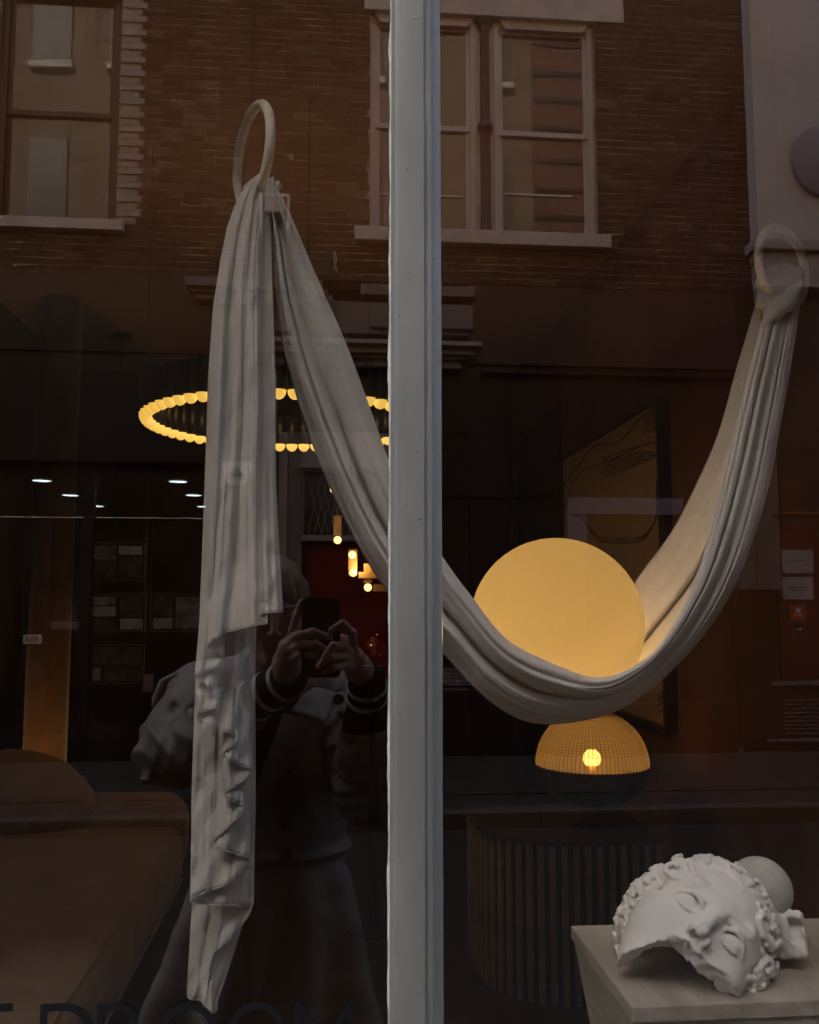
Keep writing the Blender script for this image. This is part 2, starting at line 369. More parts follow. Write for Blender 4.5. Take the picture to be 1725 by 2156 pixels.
kid(boxo('roof', M['shopblack'], None, 4.102, 14.0, 0.301, 8.0, 13.7, 14.0), nb)

# ------------------------------------------------------------------ the shop window: mullion, panes, lettering
sw = empty('shop_window', 'large shop window of two clear panes divided by a pale grey painted mullion', 'shop window', (0.09, 0, WZ0))
ZM = 1.0
mx0, mx1 = at(828, 1078, 0.83).x, at(934.5, 1078, 0.83).x
mw = mx1 - mx0
prof = [(0.0, -0.0005), (0.0, -0.0335), (0.0015, -0.0385), (0.005, -0.0402), (0.0285, -0.0402), (0.0300, -0.0378), (0.0312, -0.0378), (0.0325, -0.0392),
        (0.0355, -0.0388), (0.0375, -0.0365), (0.0385, -0.0335), (0.0398, -0.0328), (mw - 0.0035, -0.0322), (mw - 0.0008, -0.0305), (mw, -0.027), (mw, -0.0005)]
nz_ = 160
zs = np.linspace(WZ0, WZ1, nz_)
rng = np.random.RandomState(3)
wob = np.convolve(rng.randn(nz_ + 8), np.ones(9) / 9, 'valid') * 0.0006
P = np.zeros((nz_, len(prof), 3))
for i, z in enumerate(zs):
    for j, (x, y) in enumerate(prof):
        P[i, j] = (mx0 + x + wob[i] * 0.35 + rng.randn() * 0.00008, y + (rng.randn() * 0.00012 + wob[(i * 3 + j * 7) % nz_] * 0.25 if y < -0.01 else 0), z)
me = grid_mesh('mullion', P, closed=True)
mul = kid(link('mullion', me, None, M['paint']), sw); autosmooth(mul, 35)
kid(boxo('glazing_rebate', M['paint'], None, mx0 + 0.009, mx1 - 0.009, -0.0004, 0.0085, WZ0, WZ1), sw)
kid(boxo('inner_bead', M['paint'], None, mx0 + 0.003, mx1 - 0.003, 0.0087, 0.045, WZ0, WZ1), sw)
# flaking putty and brush-over along the mullion's edge on the glass
M['putty'] = mat('old_white_putty', (0.60, 0.61, 0.60), 0.7, var=0.2, scale=60, bump=0.001, bscale=200)
mb = MB(); n_ = 420
zz = np.linspace(WZ0, WZ1, n_); wd = 0.0016 + 0.0011 * np.clip(np.convolve(rng.randn(n_ + 4), np.ones(5) / 5, 'valid') + 0.1, -0.8, 2.4)
vs = []
for i in range(n_): vs += [(mx0 - wd[i], -0.0006, zz[i]), (mx0 - wd[i] * 0.5, -0.0022, zz[i]), (mx0 - 0.0001, -0.003 - wd[i], zz[i]), (mx0 - 0.0001, -0.0006, zz[i])]
fs = []
for i in range(n_ - 1):
    for k in range(4): fs.append((4*i+k, 4*i+(k+1) % 4, 4*i+4+(k+1) % 4, 4*i+4+k))
kid(mb.add(vs, fs).obj('putty_line', M['putty'], None), sw)
for (xa, xb) in ((WX0 + 0.03, mx0 + 0.0088), (mx1 - 0.0088, WX1 - 0.03)):
    m_ = MB(); m_.box(xa, xb, 0.0, 0.008, WZ0 + 0.03, WZ1 - 0.03)
    for k in range(6): m_.m[k] = 1
    m_.m[2] = 0
    kid(link('pane', m_.mesh('pane', fix=False), None, [M['pane_front'], M['pane_clear']]), sw)
for (a, b, c, d) in ((WX0, WX0 + 0.029, WZ0, WZ1), (WX1 - 0.029, WX1, WZ0, WZ1)):
    kid(boxo('jamb', M['paint'], None, a, b, -0.03, 0.05, c, d), sw)
kid(boxo('head_rail', M['paint'], None, WX0 + 0.0295, mx0 - 0.001, -0.03, 0.05, WZ1 - 0.029, WZ1 - 0.001), sw)
kid(boxo('head_rail', M['paint'], None, mx1 + 0.001, WX1 - 0.0295, -0.03, 0.05, WZ1 - 0.029, WZ1 - 0.001), sw)
kid(boxo('bottom_rail', M['paint'], None, WX0 + 0.0295, mx0 - 0.003, -0.03, 0.05, WZ0 + 0.001, WZ0 + 0.029), sw)
kid(boxo('bottom_rail', M['paint'], None, mx1 + 0.001, WX1 - 0.0295, -0.03, 0.05, WZ0 + 0.001, WZ0 + 0.029), sw)

# lettering BEDROOM on the left pane (only the tops reach into the picture)
def arc(cx_, cz, r0, r1, a0, a1, n=28):
    vs, fs = [], []
    for i in range(n + 1):
        a = R(a0 + (a1 - a0) * i / n)
        vs += [(cx_ + r0 * math.cos(a), cz + r0 * math.sin(a)), (cx_ + r1 * math.cos(a), cz + r1 * math.sin(a))]
    for i in range(n): fs.append((2*i, 2*i+1, 2*i+3, 2*i+2))
    return vs, fs
def bar(x0, z0, x1, z1, t):
    d = Vector((x1 - x0, z1 - z0)).normalized() * (t / 2); n = Vector((-d.y, d.x))
    return [(x0 - n.x, z0 - n.y), (x1 - n.x, z1 - n.y), (x1 + n.x, z1 + n.y), (x0 + n.x, z0 + n.y)], [(0, 1, 2, 3)]
CH, ST = 112.0, 14.0
def letter_shapes(c):
    h, t = CH, ST
    if c == 'O': return [arc(h/2, h/2, h/2 - t, h/2, 0, 360, 56)], h
    if c == 'D': return [bar(t/2, 0, t/2, h, t), bar(t*.98, t/2, h*.42, t/2, t), bar(t*.98, h-t/2, h*.42, h-t/2, t), arc(h*.42-.05, h/2, h/2-t, h/2, -90, 90)], h*.92
    if c == 'E': return [bar(t/2, 0, t/2, h, t), bar(t*.98, t/2, h*.55, t/2, t), bar(t*.98, h/2, h*.5, h/2, t), bar(t*.98, h-t/2, h*.55, h-t/2, t)], h*.55
    if c == 'R': return [bar(t/2, 0, t/2, h, t), bar(t*.98, h-t/2, h*.42, h-t/2, t), bar(t*.98, h*.46, h*.42, h*.46, t), arc(h*.42-.05, h*.46+(h*.54-t/2)/2, h*.27-t, h*.27+t*.02, -90, 90), bar(h*.36, h*.42, h*.66, 0, t)], h*.68
    if c == 'B': return [bar(t/2, 0, t/2, h, t), bar(t*.98, h-t/2, h*.35, h-t/2, t), bar(t*.98, h*.52, h*.38, h*.52, t), bar(t*.98, t/2, h*.38, t/2, t), arc(h*.35, h*.74, h*.22-t, h*.26, -90, 90), arc(h*.38, h*.28, h*.26-t, h*.28, -90, 90)], h*.66
    if c == 'M': return [bar(t/2, 0, t/2, h, t), bar(h*1.07-t/2, 0, h*1.07-t/2, h, t), bar(t*.6, h-t*.3, h*.535, h*.22, t), bar(h*1.07-t*.6, h-t*.3, h*.535, h*.22, t)], h*1.07
sg = empty('window_lettering', 'black capital letters reading BEDROOM along the foot of the window pane', 'lettering', tuple(at(400, 2150, 0.869)))
sc_ = 0.869 / FPX
for c, pxl in zip('BEDROOM', (-150, -42, 85, 205, 336, 481, 620)):
    top = at(pxl, 2113 - (pxl - 400) * 0.006, 0.869)
    shapes, wdt = letter_shapes(c); m_ = MB()
    for k, (vs, fs) in enumerate(shapes):
        y_ = -0.0012 - k * 0.00012
        m_.add([(top.x + x * sc_, y_, top.z - (CH - z) * sc_) for (x, z) in vs] + [(top.x + x * sc_, -0.0004, top.z - (CH - z) * sc_) for (x, z) in vs],
               fs + [tuple(i + len(vs) for i in reversed(f)) for f in fs])
    kid(m_.obj('letter', M['letter'], None), sg)

# ------------------------------------------------------------------ street
M['asphalt'] = mat('asphalt', (0.022, 0.018, 0.015), 0.9, var=0.3, scale=40, bump=0.004, bscale=120)
M['flag'] = mat('paving_stone', (0.034, 0.026, 0.021), 0.85, var=0.2, scale=3, bump=0.003, bscale=60)
M['kerbst'] = mat('granite_kerb', (0.085, 0.068, 0.058), 0.8, var=0.25, scale=30, bump=0.002, bscale=80)
DF = 9.2
YF = -(DF - 0.87)                                  # face of the houses opposite
YK = -(at(900, 1706, 6.75).y)                      # far kerb
tag(boxo('road', M['asphalt'], None, -40, 40, YK - 0.3, -1.55, -0.4, -0.12), kind='structure')
pv = tag(boxo('pavement_near', M['flag'], None, -40, 40, -1.40, 0.0, -0.3, -0.012), kind='structure')
pf = tag(boxo('pavement_far', M['flag'], None, -40, 40, YF, YK - 0.152, -0.3, -0.012), kind='structure')
tag(boxo('ground', M['asphalt'], None, -200, 200, -200, 200, -0.6, -0.42), kind='structure')
k1 = tag(bpy.data.objects.new('kerb_near', None), kind='structure'); COL.objects.link(k1)
k2 = tag(bpy.data.objects.new('kerb_far', None), kind='structure'); COL.objects.link(k2)
ks = MB().box(-0.446, 0.446, -0.075, 0.075, -0.30, 0.0).mesh('kerb_stone', bevel=0.014)
ks.materials.append(M['kerbst'])
for i in range(-7, 8):
    for (yy, par) in ((-1.475, k1), (YK - 0.076, k2)):
        o = link('stone', ks, par); o.location = (i * 0.9 + 0.2, yy, random.uniform(-0.004, 0.004)); o.rotation_euler.z = random.uniform(-0.004, 0.004)
fl = MB().box(-0.297, 0.297, -0.297, 0.297, -0.012, 0.0).mesh('flagstone', bevel=0.004); fl.materials.append(M['flag'])
for i in range(-9, 10):
    for j in range(3):
        yy = YF + 0.30 + 0.6 * j
        if yy > YK - 0.45: continue
        o = link('flagstone', fl, pf); o.location = (i * 0.6 + (j % 2) * 0.3, yy, random.uniform(-0.002, 0.002))
for i in range(-5, 5):
    for j in range(2):
        o = link('flagstone', fl, pv); o.location = (i * 0.6 + (j % 2) * 0.3, -0.32 - 0.6 * j, random.uniform(-0.002, 0.002))

# ------------------------------------------------------------------ sculpting on a voxel grid
class Sculpt:
    def __init__(s, lo, hi, h):
        s.lo = np.array(lo, float); s.h = h
        s.n = np.ceil((np.array(hi, float) - s.lo) / h).astype(int) + 1
        s.f = np.full(tuple(s.n), 1.0, np.float32)
        s.ax = [s.lo[i] + h * np.arange(s.n[i]) for i in range(3)]
    def _win(s, lo, hi):
        a = np.clip(np.floor((np.array(lo) - s.lo) / s.h).astype(int), 0, s.n - 1)
        b = np.clip(np.ceil((np.array(hi) - s.lo) / s.h).astype(int) + 1, 1, s.n)
        sl = tuple(slice(a[i], b[i]) for i in range(3))
        X, Y, Z = np.meshgrid(s.ax[0][sl[0]], s.ax[1][sl[1]], s.ax[2][sl[2]], indexing='ij')
        return sl, X, Y, Z
    def _put(s, sl, d, k, op):
        a = s.f[sl]
        if op == 'sub': d = -d; hh = np.clip(0.5 - 0.5 * (d - a) / k, 0, 1) if False else None
        if op == 'add':
            t = np.clip(0.5 + 0.5 * (a - d) / k, 0, 1); s.f[sl] = a + (d - a) * t - k * t * (1 - t)
        else:                                   # smooth maximum of a and d
            t = np.clip(0.5 + 0.5 * (d - a) / k, 0, 1); s.f[sl] = a + (d - a) * t + k * t * (1 - t)
    def ell(s, c, r, k=0.01, rot=None, op='add'):
        c = np.array(c, float); r = np.array(r, float); R_ = r.max() + k * 1.5 + 3 * s.h
        sl, X, Y, Z = s._win(c - R_, c + R_)
        p = np.stack([X - c[0], Y - c[1], Z - c[2]], -1)
        if rot is not None: p = p @ np.array(rot)          # columns of rot: local axes in world
        q = p / r; k0 = np.sqrt((q * q).sum(-1)) + 1e-9; k1 = np.sqrt(((q / r) ** 2).sum(-1)) + 1e-9
        s._put(sl, (k0 * (k0 - 1) / k1).astype(np.float32), k, op)
    def cap(s, a, b, ra, rb=None, k=0.01, op='add'):
        a = np.array(a, float); b = np.array(b, float); rb = ra if rb is None else rb
        R_ = max(ra, rb) + k * 1.5 + 3 * s.h
        sl, X, Y, Z = s._win(np.minimum(a, b) - R_, np.maximum(a, b) + R_)
        ab = b - a; L = (ab * ab).sum() + 1e-12
        t = np.clip(((X - a[0]) * ab[0] + (Y - a[1]) * ab[1] + (Z - a[2]) * ab[2]) / L, 0, 1)
        d = np.sqrt((X - a[0] - t * ab[0]) ** 2 + (Y - a[1] - t * ab[1]) ** 2 + (Z - a[2] - t * ab[2]) ** 2) - (ra + (rb - ra) * t)
        s._put(sl, d.astype(np.float32), k, op)
    def chain(s, pts, rs, k=0.01, op='add'):
        for i in range(len(pts) - 1): s.cap(pts[i], pts[i + 1], rs[i], rs[i + 1], k, op)
    def box(s, c, hb, rnd=0.01, k=0.01, rot=None, op='add'):
        c = np.array(c, float); hb = np.array(hb, float); R_ = np.sqrt((hb * hb).sum()) + k * 1.5 + 3 * s.h
        sl, X, Y, Z = s._win(c - R_, c + R_)
        p = np.stack([X - c[0], Y - c[1], Z - c[2]], -1)
        if rot is not None: p = p @ np.array(rot)
        q = np.abs(p) - (hb - rnd)
        d = np.sqrt((np.maximum(q, 0) ** 2).sum(-1)) + np.minimum(q.max(-1), 0) - rnd
        s._put(sl, d.astype(np.float32), k, op)
    def grid(s): return np.meshgrid(*s.ax, indexing='ij')
    def mesh(s, name):
        f = np.pad(s.f, 1, constant_values=1.0); ins = f < 0; n = f.shape
        c = [slice(0, -1), slice(1, None)]
        cnt = np.zeros(tuple(k - 1 for k in n), np.int16)
        for i in (0, 1):
            for j in (0, 1):
                for k in (0, 1): cnt += ins[c[i], c[j], c[k]]
        cell = (cnt > 0) & (cnt < 8)
        ci = np.argwhere(cell); vid = np.full(cell.shape, -1, np.int64); vid[cell] = np.arange(len(ci))
        acc = np.zeros((len(ci), 3)); num = np.zeros(len(ci))
        cor = [(i, j, k) for i in (0, 1) for j in (0, 1) for k in (0, 1)]
        val = {q: f[ci[:, 0] + q[0], ci[:, 1] + q[1], ci[:, 2] + q[2]].astype(float) for q in cor}
        for q in cor:
            for ax in range(3):
                if q[ax] == 0:
                    q2 = tuple(1 if i == ax else q[i] for i in range(3)); a, b = val[q], val[q2]
                    m = (a < 0) != (b < 0); t = np.where(m, a / np.where(m, a - b, 1), 0)
                    p = np.tile(np.array(q, float), (len(ci), 1)); p[:, ax] += t
                    acc[m] += p[m]; num[m] += 1
        V = (ci + acc / num[:, None] - 1) * s.h + s.lo
        faces = []
        for ax in range(3):
            u, w_ = (ax + 1) % 3, (ax + 2) % 3
            sa = [slice(None)] * 3; sb = [slice(None)] * 3; sa[ax] = slice(0, -1); sb[ax] = slice(1, None)
            A, B = ins[tuple(sa)], ins[tuple(sb)]
            for flip, E in ((False, A & ~B), (True, ~A & B)):
                e = np.argwhere(E)
                e = e[(e[:, u] > 0) & (e[:, w_] > 0) & (e[:, u] < n[u] - 1) & (e[:, w_] < n[w_] - 1)]
                def g(du, dw):
                    q = e.copy(); q[:, u] -= du; q[:, w_] -= dw; return vid[q[:, 0], q[:, 1], q[:, 2]]
                quad = np.stack([g(0, 0), g(1, 0), g(1, 1), g(0, 1)], -1)
                faces.append(quad[:, ::-1] if flip else quad)
        F = np.concatenate(faces); F = F[(F >= 0).all(1)]
        me = bpy.data.meshes.new(name)
        me.vertices.add(len(V)); me.vertices.foreach_set('co', V.astype(np.float32).ravel())
        me.loops.add(len(F) * 4); me.loops.foreach_set('vertex_index', F.astype(np.int32).ravel())
        me.polygons.add(len(F)); me.polygons.foreach_set('loop_start', np.arange(0, len(F) * 4, 4, dtype=np.int32))
        me.update(calc_edges=True); me.validate(); 
        bm = bmesh.new(); bm.from_mesh(me); bmesh.ops.recalc_face_normals(bm, faces=bm.faces); bm.to_mesh(me); bm.free()
        shade(me)
        return me
def vnoise(X, Y, Z, sc, seed=0):
    """cheap smooth noise -1..1"""
    r = np.random.RandomState(seed); out = 0
    for _ in range(5):
        k = r.randn(3); k = k / np.linalg.norm(k) * sc * r.uniform(0.6, 1.6)
        out = out + np.sin(k[0] * X + k[1] * Y + k[2] * Z + r.uniform(0, 6.28)) * np.sin(k[1] * X - k[2] * Y + k[0] * Z + r.uniform(0, 6.28))
    return out / 2.5
def relax(me, it=2, fac=0.5):
    bm = bmesh.new(); bm.from_mesh(me)
    for _ in range(it): bmesh.ops.smooth_vert(bm, verts=bm.verts, factor=fac, use_axis_x=True, use_axis_y=True, use_axis_z=True)
    bm.to_mesh(me); bm.free(); me.update(); return me

# ------------------------------------------------------------------ hanging cloth, hoops, glowing globe
DK = 0.87
DL, DR = 1.78 * DK, 2.04 * DK                                 # how far in the two hoops hang
def hoop(px, py, d, turn, label):
    c = at(px, py, d); root = empty('hanging_hoop', label, 'hoop', tuple(c), 'hoops that carry the cloth')
    m_ = MB(); Rr, r = 0.0955 * DK, 0.0098 * DK
    P = np.zeros((65, 14, 3))
    for i in range(65):
        a = 2 * math.pi * i / 64
        for k in range(14):
            b = 2 * math.pi * k / 14; q = Rr + r * math.cos(b)
            v = Vector((q * math.cos(a), r * math.sin(b), q * math.sin(a))); v.rotate(Euler((0, 0, turn)))
            P[i, k] = v
    link('hoop', grid_mesh('hoop', P, closed=True), root, M['ring'])
    MB().tube([(0, 0, Rr + 0.008), (0, 0, ZC - c.z)], 0.00035, 6).obj('suspension_line', M['wire'], root)
    MB().lathe([(0.012, ZC - c.z - 0.006), (0.012, ZC - c.z - 0.0005)], n=16).obj('ceiling_hook', M['brass'], root)
    return c
hoop(533, 326, DL, R(-65), 'pale hoop holding the cloth where its long tail hangs down')
hoop(1648, 562, DR, R(30), 'pale hoop holding the lower knotted end of the cloth')

cl = empty('draped_cloth', 'long off-white muslin cloth slung between two hoops and cradling the glowing globe', 'cloth', tuple(at(700, 1200, 1.85)))
def px_grid(A):
    out = np.zeros_like(A)
    for i in range(A.shape[0]):
        for j in range(A.shape[1]): out[i, j] = at(*A[i, j])
    return out
def cloth_obj(name, A, thick=0.0016):
    o = kid(link(name, grid_mesh(name, px_grid(A)), None, M['cloth']), cl)
    md = o.modifiers.new('thickness', 'SOLIDIFY'); md.thickness = thick; md.offset = 0
    return o
# the tail: pleats that end in a zig-zag hem, each longer sheet behind the shorter one
hem = [(597, 1288), (548, 1291), (541, 1300), (566, 1313), (538, 1316), (469, 1333), (434, 1358), (436, 1366), (471, 1384), (468, 1396), (404, 1424), (406, 1431), (430, 1434),
       (460, 1480), (455, 1490), (412, 1502), (415, 1520), (503, 1550), (500, 1562), (470, 1586), (474, 1596), (530, 1622), (526, 1634), (470, 1671), (473, 1680), (514, 1696), (508, 1712),
       (446, 1774), (450, 1784), (527, 1808), (524, 1822), (480, 1862), (397, 1892), (400, 1900), (440, 1905), (534, 1908), (533, 1918), (490, 1972), (449, 2008), (441, 2040),
       (447, 2085), (458, 2128), (440, 2137), (427, 2134), (430, 2122), (424, 2104), (404, 2106), (393, 2096)]
dep = []
for i in range(len(hem)): dep.append(i)
hem = np.array(hem, float)
seg = np.r_[0, np.cumsum(np.hypot(np.diff(hem[:, 0]), np.diff(hem[:, 1])))]
NT, NY = 520, 150
tt = np.linspace(0, seg[-1], NT)
hx, hy = np.interp(tt, seg, hem[:, 0]), np.interp(tt, seg, hem[:, 1])
def smooth(a, k):
    w_ = np.hanning(k + 2)[1:-1]; w_ /= w_.sum(); return np.convolve(np.pad(a, k // 2, mode='edge'), w_, 'valid')[:len(a)]
hx, hy = smooth(hx, 7), smooth(hy, 7)
yk = np.array([366, 385, 420, 480, 540, 640, 800, 1000, 1180, 1300, 1420, 1600, 1900, 2110.])
Lk = np.array([536, 522, 500, 478, 465, 450, 440, 431, 427, 422, 410, 406, 398, 391.])
Rk = np.array([556, 563, 568, 572, 574, 577, 580, 584, 590, 598, 580, 537, 535, 460.])
def Rlim(y, tq):
    rb_ = np.interp(y, [366, 800, 1000, 1180, 1288, 1320, 1420, 1900, 2110], [556, 579, 578, 566, 544, 539, 538, 535, 460])
    rf_ = np.interp(y, yk[:10], Rk[:10]); w_ = np.clip((tq - 0.075) / 0.03, 0, 1); return rf_ + (np.minimum(rf_, rb_) - rf_) * w_
tn = tt / seg[-1]
v_ = (hx - np.interp(hy, yk, Lk)) / (Rlim(hy, tn) - np.interp(hy, yk, Lk)); v_ = np.clip(v_, 0, 1)
A = np.zeros((NT, NY, 3)); tn = tt / seg[-1]
for j in range(NY):
    u = j / (NY - 1); y0 = 366 + 26 * np.abs(v_ - 0.45) * 1.2
    y = y0 + (hy - y0) * u
    L, Rr_ = np.interp(y, yk, Lk), Rlim(y, tn)
    fall = np.clip((y - 366) / 500, 0, 1)
    xs_ = L + v_ * (Rr_ - L)
    # soft long folds, shared by neighbouring sheets, stronger lower down
    fold = (0.0085 * np.sin(6.283 * (1.9 * v_ + 0.15 * np.sin(y / 260))) + 0.0055 * np.sin(6.283 * (3.7 * v_ + 0.3) + y / 310) + 0.0022 * np.sin(6.283 * 7.3 * v_ + y / 140))
    fold = fold + 0.0016 * np.sin(6.283 * 11.3 * v_ + 1.3 * np.sin(y / 210)) * (0.5 + 0.5 * np.sin(y / 330 + 5 * v_)) + 0.0011 * np.sin(6.283 * 17.1 * v_ + 2 * np.sin(y / 160) + 1)
    crease = 0.0016 * np.sin(y / 31 + 9 * v_ + 5 * tn) * np.sin(y / 97 + 4 * v_) + 0.0008 * np.sin(y / 13 + 17 * v_)
    roundn = 0.045 * (2 * v_ - 1) ** 2 * (1 - 0.4 * fall)
    low = np.clip((y - 1180) / 160, 0, 1)
    spread = 0.012 + tn * (0.045 + 0.165 * np.clip((y - 600) / 800, 0, 1))
    A[:, j, 0] = xs_ + 1.2 * np.sin(y / 70 + 3 * v_); A[:, j, 1] = y
    A[:, j, 2] = DL - 0.055 + spread + roundn * (0.8 - 0.5 * low) - fold * (0.4 + 0.6 * fall) * (1 - 0.6 * low) - crease * (1 + 0.8 * low)
cloth_obj('tail', A)
# hem roll along the tail's edge
hp = [at(*A[i, NY - 1]) for i in range(0, NT, 2)]
kid(MB().tube(hp, 0.0013, 6).obj('hem', M['cloth'], None, smooth=True), cl)

# the sling: front rim, lowest line, back rim
P1 = [(574, 372), (592, 412), (622, 478), (660, 572), (720, 705), (775, 850), (829, 1000), (880, 1100), (935, 1180), (990, 1253), (1060, 1341), (1150, 1394), (1260, 1428), (1350, 1394),
      (1415, 1322), (1466, 1220), (1500, 1110), (1530, 985), (1568, 820), (1602, 690), (1622, 618)]
P2 = [(552, 392), (566, 432), (574, 500), (580, 600), (600, 742), (646, 900), (702, 1040), (770, 1175), (850, 1290), (935, 1376), (1030, 1474), (1130, 1523), (1250, 1513), (1345, 1470),
      (1440, 1385), (1512, 1295), (1566, 1190), (1612, 1050), (1648, 870), (1678, 690), (1688, 610)]
P3 = [(566, 370), (582, 412), (606, 480), (640, 580), (696, 712), (752, 860), (808, 1015), (862, 1120), (920, 1205), (985, 1278), (1060, 1350), (1150, 1385), (1235, 1370), (1290, 1300),
      (1340, 1222), (1404, 1135), (1456, 1042), (1512, 915), (1551, 778), (1582, 672), (1600, 612)]
D0 = np.array([1.765, 1.765, 1.77, 1.775, 1.78, 1.79, 1.79, 1.785, 1.775, 1.77, 1.765, 1.765, 1.77, 1.78, 1.80, 1.84, 1.88, 1.92, 1.96, 2.00, 2.02])
D2 = np.array([1.775, 1.78, 1.79, 1.80, 1.815, 1.83, 1.845, 1.85, 1.86, 1.865, 1.875, 1.89, 1.90, 1.905, 1.91, 1.92, 1.94, 1.97, 2.00, 2.025, 2.03])
D3 = np.array([1.79, 1.80, 1.82, 1.84, 1.865, 1.89, 1.92, 1.95, 1.985, 2.04, 2.10, 2.14, 2.16, 2.17, 2.17, 2.16, 2.14, 2.12, 2.10, 2.07, 2.06])
D0 *= DK; D2 *= DK; D3 *= DK
NS, NV = 300, 150
c1 = cat_rom(np.c_[np.array(P1), D0], NS); c2 = cat_rom(np.c_[np.array(P2), D2], NS); c3 = cat_rom(np.c_[np.array(P3), D3], NS)
s_ = np.linspace(0, 1, NS)[:, None]; vv = np.linspace(0, 1, NV)[None, :]
A = np.zeros((NS, NV, 3))
wf = np.clip(vv / 0.56, 0, 1); wb = np.clip((vv - 0.56) / 0.44, 0, 1)
for c in range(3):
    a, b, d = c1[:, c][:, None], c2[:, c][:, None], c3[:, c][:, None]
    front = a + (b - a) * np.sin(wf * math.pi / 2) ** (1.25 if c < 2 else 2.0)
    back = b + (d - b) * (1 - np.cos(wb * math.pi / 2)) ** (0.9 if c < 2 else 0.8)
    A[:, :, c] = np.where(vv < 0.56, front, back)
mid = np.sin(np.clip(s_, 0, 1) * math.pi) ** 0.6
A[:, :, 2] -= 0.030 * np.sin(wf * math.pi) * mid * (vv < 0.56)                 # belly of the front sheet
ph = 1.2 * np.sin(5.0 * s_) + 2.0 * s_
calm = 1.0 - 0.62 * np.clip((s_ - 0.52) / 0.15, 0, 1)
folds = calm * (0.012 * np.sin(6.283 * (2.6 * vv) + ph) + 0.0075 * np.sin(6.283 * (5.2 * vv) + 1.7 * ph + 1.0) + 0.0026 * np.sin(6.283 * (9.3 * vv) - 2.2 * ph + 4 * s_)
         + 0.0007 * np.sin(6.283 * 17 * vv + 7 * s_ + 3 * np.sin(9 * s_)))
fine = (0.0013 * np.sin(6.283 * 13.7 * vv + 5 * s_ + 2 * np.sin(6 * s_)) * (0.5 + 0.5 * np.sin(11 * s_ + 7 * vv)) + 0.0010 * np.sin(6.283 * 21.3 * vv - 6 * s_) * (0.5 + 0.5 * np.sin(17 * s_ - 5 * vv)))
A[:, :, 2] -= fine
A[:, :, 2] -= folds * (0.5 + 0.5 * mid) * np.clip(vv / 0.05, 0, 1)
# a deep tuck just under the front rim, running from the mullion to the lowest point, and two up the far arm
def tuck(v0, w0, depth, s0, s1):
    g = np.exp(-((vv - v0) / w0) ** 2) * np.clip((s_ - s0) / 0.08, 0, 1) * np.clip((s1 - s_) / 0.08, 0, 1); A[:, :, 2] += depth * g
tuck(0.17 + 0.05 * np.sin(4 * s_), 0.016, 0.030, 0.22, 0.64)
tuck(0.10 + 0.05 * s_, 0.010, 0.030, 0.58, 0.99)
tuck(0.30 - 0.06 * s_, 0.03, 0.012, 0.60, 0.97)
tuck(0.33 - 0.10 * s_, 0.014, 0.018, 0.05, 0.45)
tuck(0.42 - 0.12 * s_, 0.012, 0.016, 0.66, 0.98)
tuck(0.86 + 0.03 * np.sin(7 * s_), 0.012, 0.034, 0.6, 0.86)
tuck(0.74 + 0.05 * s_, 0.010, 0.020, 0.72, 0.97)
A[:, :, 1] += 1.0 * np.sin(31 * s_ + 9 * vv) + 0.6 * np.sin(77 * s_ - 14 * vv)
cloth_obj('sling', A)
kid(MB().tube([at(*A[i, 0]) for i in range(0, NS, 2)], 0.0014, 6).obj('hem', M['cloth'], None, smooth=True), cl)
# the cloth turned over each hoop
def over_hoop(pxa, pxb, pya, pyb, d, hgt, name, seed):
    rr = np.random.RandomState(seed); n, m = 60, 60
    B = np.zeros((n, m, 3))
    for i in range(n):
        u = i / (n - 1)
        for j in range(m):
            q = j / (m - 1); a = math.pi * (q * 1.5 - 0.25)
            x = pxa + (pxb - pxa) * u; y = pya + (pyb - pya) * u
            bulge = math.sin(math.pi * u) ** 0.5
            rad = hgt * (0.55 + 0.45 * bulge) + 2.2 * math.sin(6.283 * (3.2 * u) + 2 * q) + 1.4 * math.sin(6.283 * 6.1 * u + 1 + 3 * q)
            B[i, j] = (x + 3 * math.sin(6 * q + 3 * u), y - rad * math.sin(a) * 1.0, d - 0.028 * math.cos(a) * (0.6 + 0.4 * bulge))
    return cloth_obj(name, B)
over_hoop(1592, 1692, 622, 600, DR - 0.005, 52, 'knot', 2)
over_hoop(1604, 1692, 676, 610, DR - 0.02, 30, 'knot', 5)
over_hoop(512, 592, 424, 418, DL + 0.004, 46, 'gather', 8)

# globe resting in the sling
GD = 1.955 * DK
gc = at(1172, 1314, GD); gr = 180.5 * GD / FPX * 1.015
gl = empty('globe_lamp', 'large glowing amber glass globe cradled in the slung cloth', 'globe lamp', tuple(gc))
prof = [(0.001, -gr)] + [(gr * math.cos(R(a)), gr * math.sin(R(a))) for a in range(-88, 89, 4)] + [(0.001, gr)]
def opal():
    m = bpy.data.materials.new('lit_opal_glass'); m.use_nodes = True; t = m.node_tree; n = t.nodes; n.remove(n['Principled BSDF'])
    tr = n.new('ShaderNodeBsdfTransparent'); tr.inputs['Color'].default_value = (1, 0.95, 0.85, 1)
    tl = n.new('ShaderNodeBsdfTranslucent'); tl.inputs['Color'].default_value = (0.145, 0.135, 0.103, 1)
    gs = n.new('ShaderNodeBsdfGlossy'); gs.inputs['Roughness'].default_value = 0.12
    m1 = n.new('ShaderNodeMixShader'); m1.inputs[0].default_value = 0.72; m2 = n.new('ShaderNodeMixShader'); m2.inputs[0].default_value = 0.0
    t.links.new(tr.outputs[0], m1.inputs[1]); t.links.new(tl.outputs[0], m1.inputs[2]); t.links.new(m1.outputs[0], m2.inputs[1]); t.links.new(gs.outputs[0], m2.inputs[2])
    t.links.new(m2.outputs[0], n['Material Output'].inputs['Surface']); return m
M['globe'] = opal()
